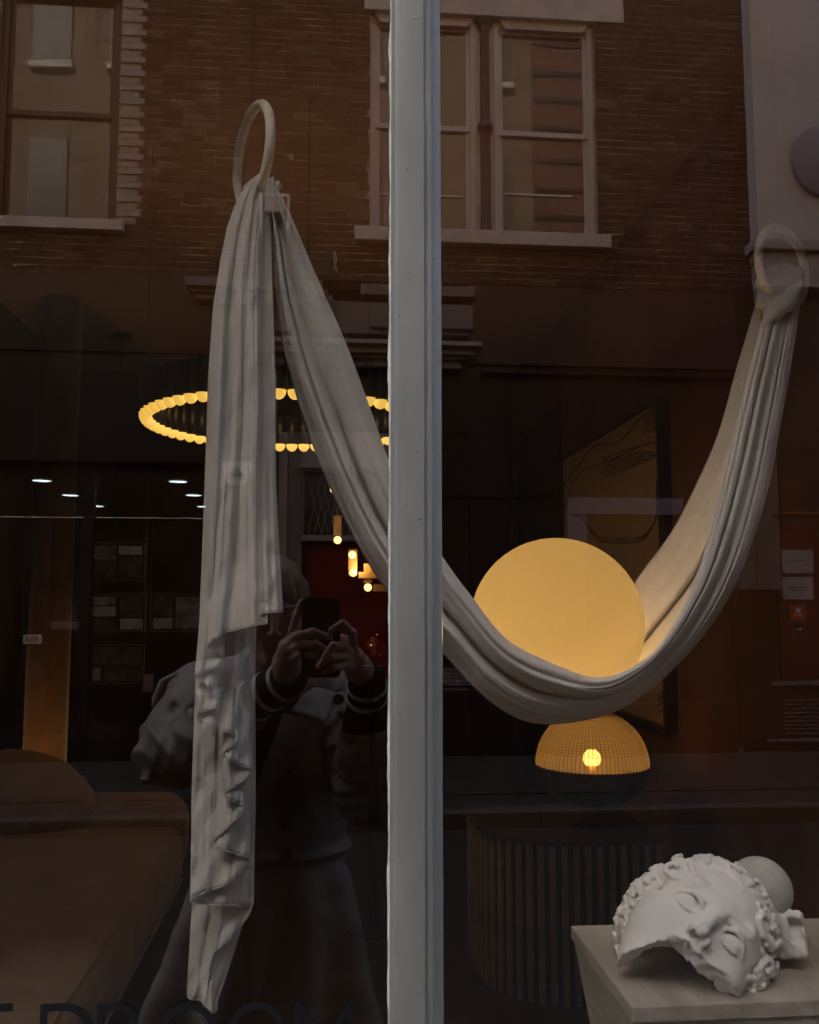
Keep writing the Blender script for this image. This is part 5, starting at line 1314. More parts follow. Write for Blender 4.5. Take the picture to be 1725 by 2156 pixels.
wb('transom_frame', M['trimgrey'], dsf, 634.5, 641, 996, 1126, -0.3, -0.02)
fl_ = wb('fanlight', M['winglass'], dsf, 641.5, 905, 997, 1126, -0.12, -0.09)
for k in range(22):
    for sg2 in (-1, 1):
        a = 648 + k * 14.5; p = W(a, 1000 if sg2 > 0 else 1124, -0.088); q_ = W(a + 29, 1124 if sg2 > 0 else 1000, -0.088)
        if a + 29 > 904: continue
        o = MB().tube([p, q_], 0.0042, 5).obj('lead_came', M['trimlight'], None); o.parent = fl_; o.matrix_parent_inverse = fl_.matrix_world.inverted() if False else Matrix.Translation(dsf.location).inverted() @ Matrix.Translation(dsf.location)
rd = wb('door', M['reddoor'], dsf, 637, 905, 1140, 1590, -0.16, -0.11)
wb('step', M['stone'], dsf, 636, 906, 1591, 1618, -0.2, 0.12)
def door_bit(nm, m, *a, **k):
    o = wb(nm, m, dsf, *a, **k); return o
for (a, b, c_, d) in ((655, 748, 1160, 1262), (790, 880, 1160, 1262), (655, 748, 1290, 1404), (790, 880, 1290, 1404), (655, 748, 1446, 1572), (790, 880, 1446, 1572)):
    wb('panel', M['reddoor'], dsf, a, b, c_, d, -0.1095, -0.098, 0.006)
wb('letter_plate', M['acrylic'], dsf, 690, 742, 1414, 1437, -0.1095, -0.092, 0.004)
kn = W(757, 1249, -0.10)
kid(MB().tube([kn + Vector((0.035 * math.cos(t), 0.018, 0.035 * math.sin(t))) for t in np.linspace(0, 6.283, 21)], 0.007, 6, cap=False).obj('knocker', M['black'], None), dsf)
ab = empty('alarm_box', 'pale tapered alarm box with a dark triangle on the grey pilaster', 'alarm box', tuple(W(498, 1018, 0.05)))
P_ = [W(x, y, 0.13) for x, y in ((465, 976), (470, 971), (527, 971), (532, 976), (520, 1012), (513, 1019), (484, 1019), (477, 1012))]
kid(MB().prism([(p.x, p.z) for p in P_], YF + 0.0405, YF + 0.13, 'y').obj('cover', M['cowl'], None, bevel=0.008), ab)
P_ = [W(x, y, 0.13) for x, y in ((498.5, 978), (516, 1004), (481, 1004))]
kid(MB().prism([(p.x, p.z) for p in P_], YF + 0.1302, YF + 0.133, 'y').obj('emblem', M['shopblack'], None), ab)
wb('caption', M['acrylic'], ab, 482, 515, 1007, 1011, 0.1302, 0.132)
# dark doors with the fire exit sign, and the next shop window
ns = empty('dark_shopfront', 'dark unlit shopfront with double doors between the red doors', 'shopfront', (W(1250, 1500).x, YF, 0))
wb('wall', M['shopblack'], ns, 906, 1575, 773, 1050, -0.3, -0.04)
wb('fascia', M['darkwood'], ns, 986, 1575, 608, 772, -0.3, 0.0)
wb('fascia_moulding', M['shopblack'], ns, 1016, 1575, 786, 790, -0.0395, 0.05)
for (a, b) in ((907, 990), (992, 1075)):
    d_ = wb('door', M['shopblack'], ns, a, b, 1051, 1600, -0.2, -0.06)
    wb('rail', M['trimgrey'], ns, a + 3, b - 3, 1372, 1377, -0.0595, -0.05); wb('rail', M['trimgrey'], ns, a + 3, b - 3, 1449, 1454, -0.0595, -0.05)
wb('post', M['shopblack'], ns, 1076, 1194, 1051, 1600, -0.3, -0.05)
M['paleblue'] = mat('pale_violet_frame_paint', (0.20, 0.19, 0.26), 0.4)
wb('window_head', M['paleblue'], ns, 1196, 1440, 1048, 1083, -0.2, -0.02); wb('window_jamb', M['paleblue'], ns, 1196, 1236, 1084, 1140, -0.2, -0.03); wb('window_jamb', M['shopblack'], ns, 1196, 1236, 1141, 1600, -0.2, -0.03)
wb('window', M['winglass'], ns, 1237, 1556, 1084, 1480, -0.18, -0.16); wb('stall_riser', M['shopblack'], ns, 1237, 1556, 1481, 1605, -0.2, -0.03)
wb('window_head', M['shopblack'], ns, 1441, 1556, 1051, 1083, -0.2, -0.03)
fx = empty('fire_exit_sign', 'framed sign reading Fire exit, Keep clear on the dark doors', 'sign', tuple(W(975, 1442, 0)))
M['signdark'] = mat('sign_green_grey', (0.06, 0.06, 0.06), 0.4)
wb('board', M['signdark'], fx, 915, 1018, 1408, 1442, -0.049, -0.042)
for (a, b, c_, d) in ((915, 1018, 1408, 1409.3), (915, 1018, 1440.7, 1442), (915, 1018, 1424.3, 1425.5), (915, 916.2, 1409.3, 1440.7), (1016.8, 1018, 1409.3, 1440.7), (999, 1000, 1409.3, 1440.7)):
    wb('border', M['white'], fx, a, b, c_, d, -0.0418, -0.040)
for (tx, y) in (('Fire exit', 1416.8), ('Keep clear', 1433)):
    o = link('words', text_mesh('words', tx, 0.066, 0.0008), None, M['white']); c = W(955, y, -0.04); o.rotation_euler = (R(90), 0, R(180)); o.location = (c.x, YF - 0.0405, c.z); kid(o, fx)
c = W(1008.5, 1433, -0.04)
kid(MB().tube([(c.x + 0.025 * math.cos(t), YF - 0.041, c.z + 0.025 * math.sin(t)) for t in np.linspace(0, 6.283, 19)], 0.0035, 5, cap=False).obj('pictogram', M['white'], None), fx)
kid(MB().box(c.x - 0.003, c.x + 0.003, YF - 0.0418, YF - 0.0395, c.z - 0.004, c.z + 0.018).box(c.x - 0.003, c.x + 0.003, YF - 0.0418, YF - 0.0395, c.z - 0.016, c.z - 0.009).obj('pictogram', M['white'], None), fx)
c = W(1008.5, 1417, -0.04)
kid(MB().box(c.x - 0.030, c.x - 0.008, YF - 0.0418, YF - 0.0397, c.z - 0.028, c.z + 0.028).tube([(c.x + 0.004, YF - 0.041, c.z - 0.026), (c.x + 0.010, YF - 0.041, c.z - 0.004), (c.x + 0.022, YF - 0.041, c.z - 0.02)], 0.004, 5)
    .tube([(c.x + 0.010, YF - 0.041, c.z - 0.004), (c.x + 0.012, YF - 0.041, c.z + 0.016)], 0.005, 5).obj('pictogram', M['white'], None), fx)
# grey cabinet and second red door with its notices
gcb = empty('grey_cabinet', 'tall plain grey cabinet door beside the notices', 'cabinet', tuple(W(1600, 1242, 0)))
M['cabgrey'] = mat('putty_grey_paint', (0.145, 0.125, 0.112), 0.5, var=0.06, scale=4)
wb('body', M['cabgrey'], gcb, 1558, 1592, 952, 1241, -0.28, 0.06); wb('door', M['cabgrey'], gcb, 1592.6, 1641, 950, 1241, -0.28, 0.08)
c = W(1632, 1087, 0.085); kid(MB().lathe([(0.022, 0), (0.022, 0.02)], c=(0, 0, 0), n=18).obj('knob', M['black'], None), gcb); bpy.data.objects['knob'].location = (c.x, YF + 0.075, c.z); bpy.data.objects['knob'].rotation_euler.x = R(-90)
rsf = empty('red_shopfront', 'dark red painted entrance with brass strip and low louvre grille', 'entrance', (W(1700, 1500).x, YF, 0))
wb('upper_panel', M['shopblack'], rsf, 1558, 1990, 608, 948, -0.3, 0.01); wb('upper_panel', M['shopblack'], rsf, 1642, 1990, 949, 1078, -0.3, 0.0)
M['reddark'] = mat('oxblood_paint', (0.105, 0.018, 0.018), 0.35, var=0.1, scale=4)
wb('brass_strip', M['gold'], rsf, 1642, 1990, 1079, 1082.5, -0.2, 0.03)
wb('lining', M['cabgrey'], rsf, 1648, 1990, 1090, 1106, -0.1095, -0.095)
wb('panel', M['reddark'], rsf, 1642, 1990, 1083.5, 1434, -0.3, -0.11)
wb('ledge', M['trimgrey'], rsf, 1628, 1990, 1435, 1443, -0.2, 0.02, 0.004)
wb('panel', M['shopblack'], rsf, 1560, 1641, 1242.5, 1605, -0.3, -0.03); wb('panel', M['darkwood'], rsf, 1642, 1990, 1444, 1555, -0.3, -0.06)
wb('ledge', M['trimgrey'], rsf, 1620, 1990, 1555.5, 1560, -0.2, 0.02, 0.004); wb('plinth', M['shopblack'], rsf, 1642, 1990, 1561, 1608, -0.3, -0.02)
for k in range(9): wb('louvre', M['cabgrey'], rsf, 1650, 1990, 1472 + k * 8.6, 1475.5 + k * 8.6, -0.0595, -0.035)
def notice(px0, px1, py0, py1, label, m, lines, frame=None):
    e_ = empty('notice', label, 'notice', tuple(W((px0 + px1) / 2, py1, -0.1)), 'notices on the red entrance')
    wb('plate', m, e_, px0, px1, py0, py1, -0.1095, -0.100, 0.002)
    for (a, b, y, h) in lines: wb('text_line', M['shopblack'], e_, a, b, y, y + h, -0.0998, -0.0985)
    for x in (px0 + 2.2, px1 - 2.2):
        for y in (py0 + 2.2, py1 - 2.2): wb('screw', M['black'], e_, x - 0.9, x + 0.9, y - 0.9, y + 0.9, -0.0998, -0.097)
    return e_
M['notice'] = mat('grey_notice_plate', (0.50, 0.49, 0.475), 0.35, var=0.06, scale=7)
notice(1647, 1713, 1158, 1207, 'upper grey plaque with several lines of small print on the red entrance', M['notice'],
       [(1667, 1690, 1164, 1.2), (1678, 1706, 1170, 1.1), (1692, 1706, 1175, 1.1), (1657, 1706, 1180, 1.2), (1690, 1706, 1185, 1.1), (1692, 1704, 1190, 1.1), (1672, 1690, 1199, 1.0)])
notice(1648, 1713, 1215, 1262, 'lower grey plaque with two centred lines on the red entrance', M['notice'], [(1658, 1702, 1236, 1.6), (1664, 1697, 1241.5, 1.6)])
M['orange'] = mat('orange_sticker', (0.52, 0.085, 0.02), 0.45); M['green'] = mat('olive_sticker', (0.13, 0.12, 0.06), 0.5)
st = empty('orange_sticker', 'square orange sticker with a small white house symbol', 'sticker', tuple(W(1682, 1306, -0.1)))
wb('sheet', M['orange'], st, 1665, 1698, 1272, 1306, -0.1095, -0.106)
cs = [W(x, y, -0.105) for x, y in ((1676.5, 1290), (1676.5, 1283.5), (1674.5, 1283.5), (1681.5, 1277.5), (1688.5, 1283.5), (1686.5, 1283.5), (1686.5, 1290))]
kid(MB().prism([(p.x, p.z) for p in cs], YF - 0.1058, YF - 0.1045, 'y').obj('symbol', M['white'], None), st); wb('caption', M['white'], st, 1672, 1691, 1294, 1296.5, -0.1058, -0.1048)
st = empty('olive_sticker', 'small dark sticker with an olive border under the orange one', 'sticker', tuple(W(1682, 1340, -0.1)))
wb('sheet', M['green'], st, 1668, 1697, 1310, 1341, -0.1095, -0.106); wb('centre', M['shopblack'], st, 1671, 1694, 1313, 1338, -0.1058, -0.1048); wb('caption', M['cowl'], st, 1677, 1689, 1323.5, 1327, -0.1046, -0.104)

# ------------------------------------------------------------------ the photographer, mirrored in the glass
def mp(px, py, d): return np.array(mir(px, py, d))
M['skin'] = mat('skin', (0.44, 0.27, 0.205), 0.5, var=0.10, scale=30, spec=0.35)
M['hair'] = mat('fair_hair', (0.30, 0.205, 0.125), 0.45, scale=40, col2=(0.13, 0.085, 0.055), stretch=(3, 3, 0.35), bump=0.002, bscale=120)
M['coat'] = mat('stone_trench_cloth', (0.215, 0.198, 0.19), 0.5, var=0.06, scale=9, bump=0.001, bscale=180, spec=0.45)
M['knit'] = mat('black_knit', (0.016, 0.015, 0.018), 0.9, bump=0.002, bscale=150, spec=0.15)
M['knitwhite'] = mat('white_knit', (0.55, 0.55, 0.58), 0.9, bump=0.002, bscale=150, spec=0.15)
M['trouser'] = mat('dark_trouser', (0.02, 0.02, 0.024), 0.85)
M['phoneback'] = mat('phone_back', (0.016, 0.018, 0.020), 0.32, spec=0.45)
M['lens'] = mat('lens_glass', (0.008, 0.008, 0.012), 0.05, spec=0.8)
pr = empty('person', 'photographer in a pale trench coat over a striped dark jumper, holding up a phone', 'person', (float(mp(575, 1500, 2.2)[0]), float(mp(575, 1500, 2.2)[1]), -0.012))

HC = mp(572, 1283, 2.06)
yaw_h = R(-8); Rh = np.array((Matrix.Rotation(yaw_h, 3, 'Z') @ Matrix.Rotation(R(-10), 3, 'X')))
def hl(x, y, z): return HC + Rh @ np.array((x, y, z))
wrL, wrR = mp(604, 1432, 1.865), mp(772, 1432, 1.845)
nb0 = mp(583, 1450, 2.20)
bs = Sculpt((-0.27, -1.42, 1.24), (0.16, -0.84, 1.64), 0.0026)
bs.ell(hl(0, -0.012, 0.020), (0.070, 0.088, 0.088), 0.02, rot=Rh)
bs.ell(hl(0, 0.022, -0.040), (0.056, 0.058, 0.076), 0.03, rot=Rh)
bs.cap(hl(0, -0.02, -0.05), nb0, 0.050, 0.056, 0.03)
bs.ell(nb0 + np.array((0, -0.02, -0.05)), (0.15, 0.075, 0.07), 0.03)
for sx in (-1, 1):
    bs.ell(hl(0.036 * sx, 0.048, -0.025), (0.024, 0.028, 0.024), 0.02, rot=Rh)
    bs.ell(hl(0.030 * sx, 0.085, 0.002), (0.016, 0.014, 0.010), 0.008, rot=Rh, op='sub')
    bs.ell(hl(0.030 * sx, 0.064, 0.000), (0.0125, 0.012, 0.012), 0.003, rot=Rh)
    bs.cap(hl(0.016 * sx, 0.080, 0.017), hl(0.044 * sx, 0.068, 0.018), 0.005, 0.004, 0.008)
    bs.ell(hl(0.072 * sx, -0.012, -0.010), (0.010, 0.018, 0.030), 0.006, rot=Rh)
    bs.ell(hl(0.009 * sx, 0.088, -0.038), (0.006, 0.008, 0.006), 0.005, rot=Rh)
bs.cap(hl(0, 0.078, 0.010), hl(0, 0.098, -0.032), 0.007, 0.0085, 0.008)
bs.cap(hl(-0.020, 0.074, -0.064), hl(0.020, 0.074, -0.064), 0.006, 0.006, 0.008)
bs.cap(hl(-0.016, 0.072, -0.073), hl(0.016, 0.072, -0.073), 0.0065, 0.0065, 0.006)
bs.box(hl(0, 0.090, -0.0685), (0.022, 0.012, 0.0009), 0.0006, 0.002, rot=Rh, op='sub')
bs.ell(hl(0, 0.058, -0.098), (0.024, 0.022, 0.018), 0.016, rot=Rh)
# hands: (points, radii) of each finger
fing = [
    # hand at the picture's left: index along the phone's edge, three fingers across its back, thumb on the screen side
    ([(610, 1356, 1.775), (617, 1326, 1.758), (625, 1298, 1.752), (635, 1268, 1.750)], [0.0098, 0.0086, 0.0078, 0.0066]),
    ([(606, 1360, 1.775), (624, 1340, 1.740), (660, 1331, 1.7315), (694, 1343, 1.7325)], [0.0102, 0.0090, 0.0082, 0.0070]),
    ([(607, 1374, 1.780), (628, 1358, 1.738), (664, 1355, 1.7290), (700, 1376, 1.7285)], [0.0100, 0.0088, 0.0080, 0.0068]),
    ([(611, 1388, 1.785), (632, 1378, 1.742), (662, 1379, 1.7330), (688, 1394, 1.7320)], [0.0092, 0.0080, 0.0072, 0.0060]),
    ([(598, 1392, 1.815), (607, 1362, 1.800), (634, 1346, 1.782), (656, 1342, 1.776)], [0.0125, 0.0110, 0.0095, 0.0080]),
    # hand at the picture's right: index crooked over the corner, the others folded below, thumb behind
    ([(744, 1378, 1.785), (742, 1334, 1.752), (722, 1314, 1.736), (699, 1326, 1.7320)], [0.0104, 0.0094, 0.0086, 0.0072]),
    ([(743, 1390, 1.785), (726, 1360, 1.748), (702, 1360, 1.7175), (684, 1384, 1.7135)], [0.0102, 0.0090, 0.0082, 0.0070]),
    ([(745, 1400, 1.790), (724, 1382, 1.748), (696, 1384, 1.7165), (672, 1402, 1.7160)], [0.0100, 0.0088, 0.0078, 0.0066]),
    ([(750, 1412, 1.795), (728, 1402, 1.752), (702, 1406, 1.7240), (684, 1416, 1.7240)], [0.0092, 0.0080, 0.0070, 0.0060]),
    ([(754, 1396, 1.815), (742, 1362, 1.806), (722, 1346, 1.790), (704, 1342, 1.780)], [0.0125, 0.0110, 0.0095, 0.0080]),
]
for pts, rs_ in fing: bs.chain([mp(*p) for p in pts], rs_, 0.0035)
bs.chain([mp(607, 1368, 1.785), mp(603, 1398, 1.808), wrL], [0.021, 0.026, 0.025], 0.012)
bs.chain([mp(604, 1362, 1.778), mp(609, 1386, 1.788)], [0.013, 0.014], 0.010)
bs.chain([mp(746, 1388, 1.788), mp(755, 1408, 1.808), wrR], [0.022, 0.026, 0.025], 0.012)
bs.chain([mp(744, 1380, 1.784), mp(748, 1406, 1.792)], [0.013, 0.014], 0.010)
elL, elR = mp(356, 1588, 2.08), mp(778, 1660, 2.06); shL, shR = mp(430, 1466, 2.26), mp(716, 1478, 2.26)
bs.cap(wrL, wrL + (elL - wrL) * 0.45, 0.026, 0.034, 0.01); bs.cap(wrR, wrR + (elR - wrR) * 0.45, 0.026, 0.034, 0.01)
m1 = relax(bs.mesh('body'), 1, 0.4)
# trunk, upper arms and legs under the clothes
t2 = Sculpt((-0.62, -1.62, -0.02), (0.30, -0.95, 1.42), 0.012)
PX = float(mp(575, 1700, 2.26)[0]); PY = float(mp(575, 1700, 2.26)[1]); 
t2.ell((PX, PY, 1.18), (0.15, 0.09, 0.20), 0.03); t2.ell((PX, PY, 0.86), (0.15, 0.095, 0.14), 0.05)
t2.cap(shL, elL, 0.045, 0.036, 0.02); t2.cap(shR, elR, 0.045, 0.036, 0.02); t2.cap(elL, wrL, 0.036, 0.026, 0.01); t2.cap(elR, wrR, 0.036, 0.026, 0.01)
t2.cap(shL, (PX, PY, 1.26), 0.05, 0.07, 0.03); t2.cap(shR, (PX, PY, 1.26), 0.05, 0.07, 0.03); t2.cap((PX, PY, 1.22), nb0, 0.08, 0.05, 0.03)
for sx in (-1, 1):
    t2.chain([(PX + 0.075 * sx, PY, 0.80), (PX + 0.085 * sx, PY + 0.01, 0.45), (PX + 0.09 * sx, PY - 0.01, 0.07)], [0.075, 0.052, 0.036], 0.02)
m2 = relax(t2.mesh('body'), 2)
bm = bmesh.new(); bm.from_mesh(m1); bm.from_mesh(m2); me = bpy.data.meshes.new('body'); bm.to_mesh(me); bm.free(); shade(me)
kid(link('body', me, None, M['skin']), pr)
bpy.data.meshes.remove(m1); bpy.data.meshes.remove(m2)
# hair, pinned back with a side parting
hr = Sculpt(HC - 0.15, HC + 0.15, 0.003)
hr.ell(hl(0, -0.018, 0.026), (0.083, 0.098, 0.094), 0.02, rot=Rh); hr.ell(hl(0, -0.055, -0.035), (0.070, 0.060, 0.080), 0.03, rot=Rh)
hr.ell(hl(0.0, 0.110, -0.040), (0.072, 0.090, 0.085), 0.012, rot=Rh, op='sub')
X, Y, Z = hr.grid(); q = np.stack([X - HC[0], Y - HC[1], Z - HC[2]], -1) @ Rh
hr.f += (0.0022 * np.sin(260 * q[..., 0] + 34 * q[..., 2] + 4 * np.sin(40 * q[..., 1])) * np.sin(70 * q[..., 1] + 1) + 0.0022 * vnoise(q[..., 0] * 3, q[..., 1] * 0.6, q[..., 2] * 0.6, 70, 6)).astype(np.float32)
kid(link('hair', relax(hr.mesh('hair'), 1, 0.4), None, M['hair']), pr)
# trench coat
cs_ = Sculpt((-0.72, -1.80, 0.36), (0.34, -0.86, 1.44), 0.0052)
cs_.ell((PX, PY, 1.20), (0.195, 0.118, 0.20), 0.04); cs_.ell((PX, PY, 1.0), (0.18, 0.125, 0.22), 0.06)
cs_.cap(shL + (elL - shL) * 0.05, (PX - 0.02, PY, 1.27), 0.082, 0.10, 0.05); cs_.cap(shR, (PX + 0.02, PY, 1.27), 0.078, 0.10, 0.05)
cs_.chain([shL, shL + (elL - shL) * 0.55 + np.array((-0.015, 0, 0)), elL], [0.078, 0.070, 0.070], 0.03)
fl1 = elL + (wrL - elL) * 0.60; cs_.chain([elL, elL + (fl1 - elL) * 0.5 + np.array((0, 0, -0.02)), fl1], [0.070, 0.064, 0.058], 0.025)
cs_.chain([shR, shR + (elR - shR) * 0.5, elR], [0.080, 0.076, 0.074], 0.03)
fl2 = elR + (wrR - elR) * 0.62; cs_.chain([elR, fl2], [0.074, 0.064], 0.025)
n_s = 9
for i in range(n_s):
    t = i / (n_s - 1); cs_.ell((PX - 0.03 * t, PY + 0.01, 0.86 - 0.42 * t), (0.185 + 0.12 * t, 0.13 + 0.06 * t, 0.075), 0.04)
cs_.ell((PX, PY, 0.93), (0.193, 0.138, 0.030), 0.008)
for t in np.linspace(0, 1, 4): pass
X, Y, Z = cs_.grid()
# creases: pulled round the bent sleeves, long falls in the skirt
def dist_seg(a, b):
    ab = b - a; t = np.clip(((X - a[0]) * ab[0] + (Y - a[1]) * ab[1] + (Z - a[2]) * ab[2]) / (ab @ ab), 0, 1); return t
tA = dist_seg(shL, elL); tB = dist_seg(shR, elR)
armL = np.exp(-(((X - elL[0]) ** 2 + (Y - elL[1]) ** 2 + (Z - elL[2] - 0.05) ** 2) / 0.20 ** 2)); armR = np.exp(-(((X - elR[0]) ** 2 + (Y - elR[1]) ** 2 + (Z - elR[2] - 0.08) ** 2) / 0.15 ** 2))
def crease(p): return 1.0 - 2.0 * np.abs(np.sin(p)) ** 0.85
wn_ = vnoise(X, Y, Z, 10, 1)
uL = 0.55 * (X - elL[0]) + 0.8 * (Z - elL[2]); uR = 0.75 * (Z - elR[2]) - 0.5 * (X - elR[0])
cr = armL * (0.0092 * crease(62 * uL + 3.6 * wn_) + 0.0018 * crease(105 * (0.8 * (X - elL[0]) - 0.35 * (Z - elL[2])) + 2.0 * wn_ + 1.0)) + armR * (0.0085 * crease(64 * uR + 3.6 * wn_) + 0.0018 * crease(110 * (0.5 * (X - elR[0]) + 0.6 * (Z - elR[2])) - 2 * wn_))
cr = -cr + 0.0045 * crease(34 * (X * 0.6 + Z * 0.5) + 2.5 * wn_) * np.clip((Z - 0.95) / 0.2, 0, 1)
an = np.arctan2(Y - PY, X - PX)
cr = cr + np.clip((0.95 - Z) / 0.5, 0, 1) * 0.018 * np.sin(9 * an + 2 * vnoise(X, Y, Z, 4, 3)) + 0.0035 * vnoise(X, Y, Z, 26, 5)
cs_.f += (cr * np.clip((0.085 - np.abs(cs_.f)) / 0.03, 0, 1)).astype(np.float32)
# hollow cuffs and the neck opening
cs_.cap(fl1 - (fl1 - elL) * 0.02, wrL, 0.052, 0.056, 0.004, op='sub'); cs_.cap(fl2 - (fl2 - elR) * 0.02, wrR, 0.054, 0.058, 0.004, op='sub')
cs_.cap(nb0 + np.array((0, 0.0, -0.04)), nb0 + np.array((0, 0.03, 0.12)), 0.062, 0.085, 0.01, op='sub')
cs_.f = np.maximum(cs_.f, (0.43 + 0.01 * np.sin(9 * an) - Z).astype(np.float32))
coat = kid(link('trench_coat', relax(cs_.mesh('trench_coat'), 3), None, M['coat']), pr)
def plate(nm, pts, d0, m, thick=0.006, curve=0.0, par=None):
    """a cloth flap: outline in the glass, with its own distance for each corner"""
    P3 = [Vector(mp(p[0], p[1], d0 + (p[2] if len(p) > 2 else 0))) for p in pts]
    n = len(P3); c = sum(P3, Vector()) / n + Vector((0, 0.012, 0))
    b_ = bmesh.new(); vs = [b_.verts.new(p) for p in P3]; vc_ = b_.verts.new(c)
    for i in range(n): b_.faces.new((vs[i], vs[(i + 1) % n], vc_))
    bmesh.ops.subdivide_edges(b_, edges=b_.edges, cuts=3, use_grid_fill=True, smooth=0.3)
    bmesh.ops.recalc_face_normals(b_, faces=b_.faces)
    me = bpy.data.meshes.new(nm); b_.to_mesh(me); b_.free(); shade(me)
    o = link(nm, me, None, m); md = o.modifiers.new('thickness', 'SOLIDIFY'); md.thickness = thick; md.offset = 0
    bv = o.modifiers.new('edge', 'BEVEL'); bv.width = 0.0018; bv.segments = 2; bv.angle_limit = R(50)
    o.parent = coat; return o
fr = lambda z, x=0.0: None
plate('collar', [(612, 1497, -0.01), (640, 1462, 0.02), (663, 1447, 0.05), (702, 1456, 0.07), (694, 1490, 0.03), (684, 1519, -0.015), (650, 1508, -0.02)], 2.085, M['coat'])
plate('lapel', [(597, 1500, 0.0), (640, 1512, -0.01), (672, 1554, 0.0), (640, 1590, 0.0), (600, 1632, 0.01), (560, 1676, 0.02), (528, 1698, 0.03), (556, 1610, 0.015), (580, 1550, 0.005)], 2.090, M['coat'])
plate('collar', [(505, 1502, 0.0), (480, 1465, 0.03), (455, 1450, 0.06), (430, 1460, 0.08), (440, 1500, 0.03), (462, 1524, 0.0)], 2.085, M['coat'])
plate('lapel', [(508, 1504, 0.0), (468, 1528, 0.0), (452, 1566, 0.005), (480, 1610, 0.01), (515, 1660, 0.02), (530, 1692, 0.028), (540, 1640, 0.02), (530, 1570, 0.01)], 2.090, M['coat'])
plate('epaulette', [(694, 1462, 0.06), (722, 1458, 0.07), (736, 1490, 0.05), (742, 1530, 0.03), (732, 1534, 0.025), (720, 1500, 0.03), (704, 1488, 0.04)], 2.085, M['coat'])
M['button'] = mat('dark_horn_button', (0.05, 0.03, 0.022), 0.3, spec=0.6)
def button(px, py, d):
    o = MB().lathe([(0.0005, 0.004), (0.007, 0.004), (0.009, 0.006), (0.0125, 0.005), (0.013, 0.001), (0.0125, -0.001)], n=20).obj('button', M['button'], None, smooth=True)
    o.rotation_euler.x = R(-90); o.location = mp(px, py, d); o.parent = coat
button(713, 1472, 2.092)
for (a, b) in ((600, 1735), (500, 1735), (604, 1800), (498, 1800)): button(a, b, 2.096)
plate('storm_flap', [(640, 1545, 0.01), (676, 1520, 0.01), (700, 1545, 0.03), (690, 1640, 0.03), (655, 1680, 0.02), (620, 1640, 0.0)], 2.105, M['coat'], 0.004)
kid(MB().tube([mp(*p) for p in ((330, 1510, 2.20), (331, 1470, 2.21), (344, 1438, 2.22), (372, 1424, 2.22), (410, 1420, 2.22))], 0.012, 10).obj('shoulder_roll', M['coat'], None, smooth=True), pr)
# striped jumper: chest between the lapels, and both forearms
jm = Sculpt((-0.40, -1.45, 1.02), (0.16, -0.86, 1.44), 0.006)
jm.ell(mp(566, 1535, 2.165), (0.075, 0.066, 0.15), 0.02); jm.ell(mp(580, 1446, 2.20), (0.072, 0.066, 0.045), 0.02)
jm.cap(elL + (wrL - elL) * 0.38, wrL + (wrL - elL) * 0.02, 0.050, 0.0375, 0.01); jm.cap(elR + (wrR - elR) * 0.40, wrR + (wrR - elR) * 0.02, 0.050, 0.0375, 0.01)
X, Y, Z = jm.grid(); jm.f += (0.0022 * vnoise(X, Y, Z, 45, 8)).astype(np.float32)
ju = kid(link('jumper', relax(jm.mesh('jumper'), 1), None, M['knit']), pr)
def stripe(a, b, t, r, wd=0.006):
    c = a + (b - a) * t; ax = Vector(b - a).normalized(); u = ax.orthogonal().normalized(); v = ax.cross(u)
    P = np.zeros((33, 6, 3))
    for i in range(33):
        t_ = 2 * math.pi * i / 32; d = u * math.cos(t_) + v * math.sin(t_)
        for k in range(6):
            w_ = 2 * math.pi * k / 6; P[i, k] = Vector(c) + d * (r + 0.002 * math.cos(w_)) + ax * (wd * math.sin(w_))
    o = link('stripe', grid_mesh('stripe', P, closed=True), None, M['knitwhite']); o.parent = ju
for t in (0.97, 0.86, 0.75, 0.55): stripe(elL, wrL, t, 0.0385 + (1 - t) * 0.020)
for t in (0.95, 0.86): stripe(elR, wrR, t, 0.0385 + (1 - t) * 0.020)
for k, zz_ in enumerate((1525, 1556)):
    pts = [mp(535 + 9 * i, zz_ + 10 * math.sin(i), 2.115 + 0.004 * abs(i - 3.5)) for i in range(8)]
tr_ = Sculpt((PX - 0.25, PY - 0.16, 0.0), (PX + 0.25, PY + 0.22, 0.95), 0.012)
for sx in (-1, 1): tr_.chain([(PX + 0.075 * sx, PY, 0.82), (PX + 0.085 * sx, PY + 0.01, 0.45), (PX + 0.09 * sx, PY - 0.005, 0.08)], [0.092, 0.075, 0.062], 0.02)
tr_.ell((PX, PY, 0.86), (0.165, 0.11, 0.08), 0.03)
kid(link('trousers', relax(tr_.mesh('trousers'), 2), None, M['trouser']), pr)
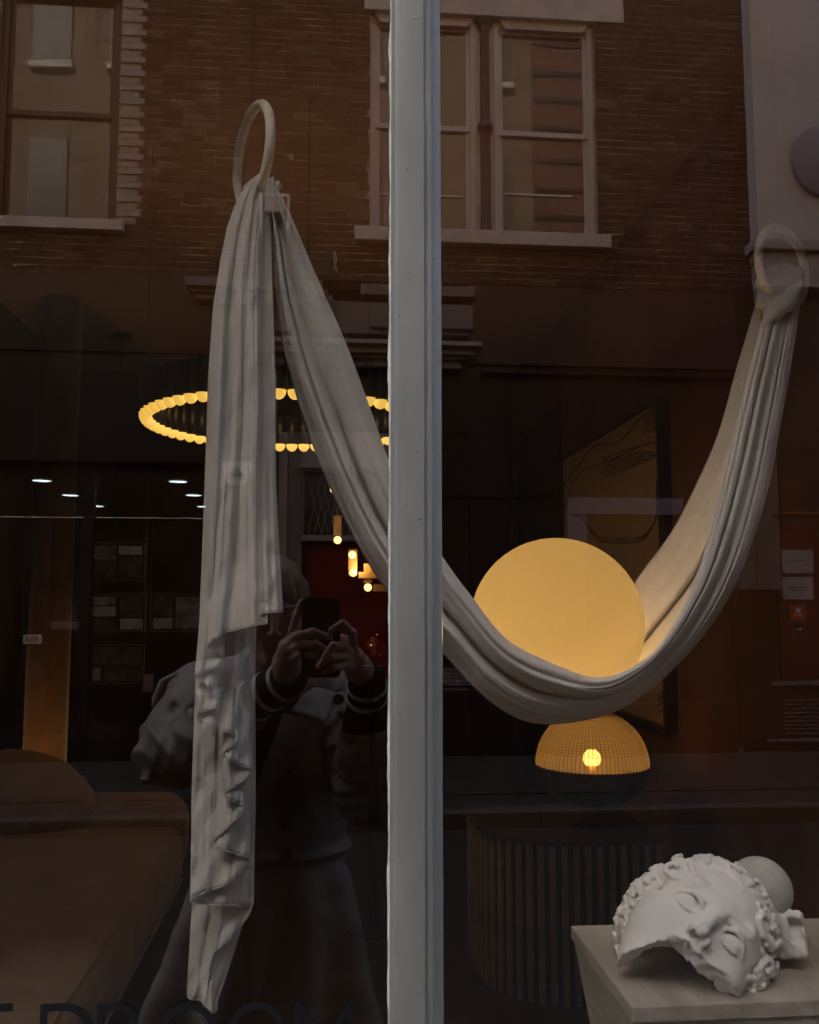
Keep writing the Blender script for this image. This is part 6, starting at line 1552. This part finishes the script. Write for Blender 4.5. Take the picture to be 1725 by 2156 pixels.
for sx in (-1, 1):
    sh = Sculpt((PX + 0.09 * sx - 0.08, PY - 0.14, -0.02), (PX + 0.09 * sx + 0.08, PY + 0.26, 0.16), 0.006)
    sh.ell((PX + 0.09 * sx, PY + 0.10, 0.026), (0.045, 0.11, 0.036), 0.02); sh.ell((PX + 0.09 * sx, PY - 0.01, 0.05), (0.04, 0.07, 0.06), 0.03)
    sh.f = np.maximum(sh.f, (-0.008 - sh.grid()[2]).astype(np.float32)); kid(link('shoe', relax(sh.mesh('shoe'), 1), None, M['trouser']), pr)
# the phone: its lens is where this picture is taken from
ph_ = empty('phone', 'dark smartphone held up in both hands by the photographer', 'phone', tuple(CAM))
ph_.rotation_euler = Matrix((RV, FV, UV)).transposed().to_euler()
m_ = MB(); rx0, rx1, rz0, rz1, rad = -0.0525, 0.0205, -0.136, 0.0128, 0.0095
def rrect(x0, x1, z0, z1, r, n=6):
    out = []
    for (cx_, cz, a0) in ((x1 - r, z1 - r, 0), (x0 + r, z1 - r, 90), (x0 + r, z0 + r, 180), (x1 - r, z0 + r, 270)):
        for i in range(n + 1): a = R(a0 + 90 * i / n); out.append((cx_ + r * math.cos(a), cz + r * math.sin(a)))
    return out
autosmooth(MB().prism(rrect(rx0, rx1, rz0, rz1, rad), -0.0135, -0.0052, 'y').obj('case', M['phoneback'], ph_, bevel=0.0012))
autosmooth(MB().prism(rrect(-0.0145, 0.0150, -0.0215, 0.0085, 0.007), -0.00515, -0.0038, 'y').obj('camera_bump', M['phoneback'], ph_))
for (x, z) in ((0.0, 0.0), (0.0, -0.0145)):
    o = MB().lathe([(0.0058, 0.0), (0.0058, 0.0009), (0.0050, 0.0011), (0.0005, 0.0009)], n=24).obj('lens', M['lens'], ph_, smooth=False); o.rotation_euler.x = R(-90); o.location = (x, -0.0037, z)
MB().prism(rrect(rx0 + 0.002, rx1 - 0.002, rz0 + 0.002, rz1 - 0.002, rad - 0.002), -0.0139, -0.01355, 'y').obj('screen', mat('lit_phone_screen', (0.02, 0.02, 0.02), 0.1, emit=(0.5, 0.45, 0.4), es=0.05), ph_)
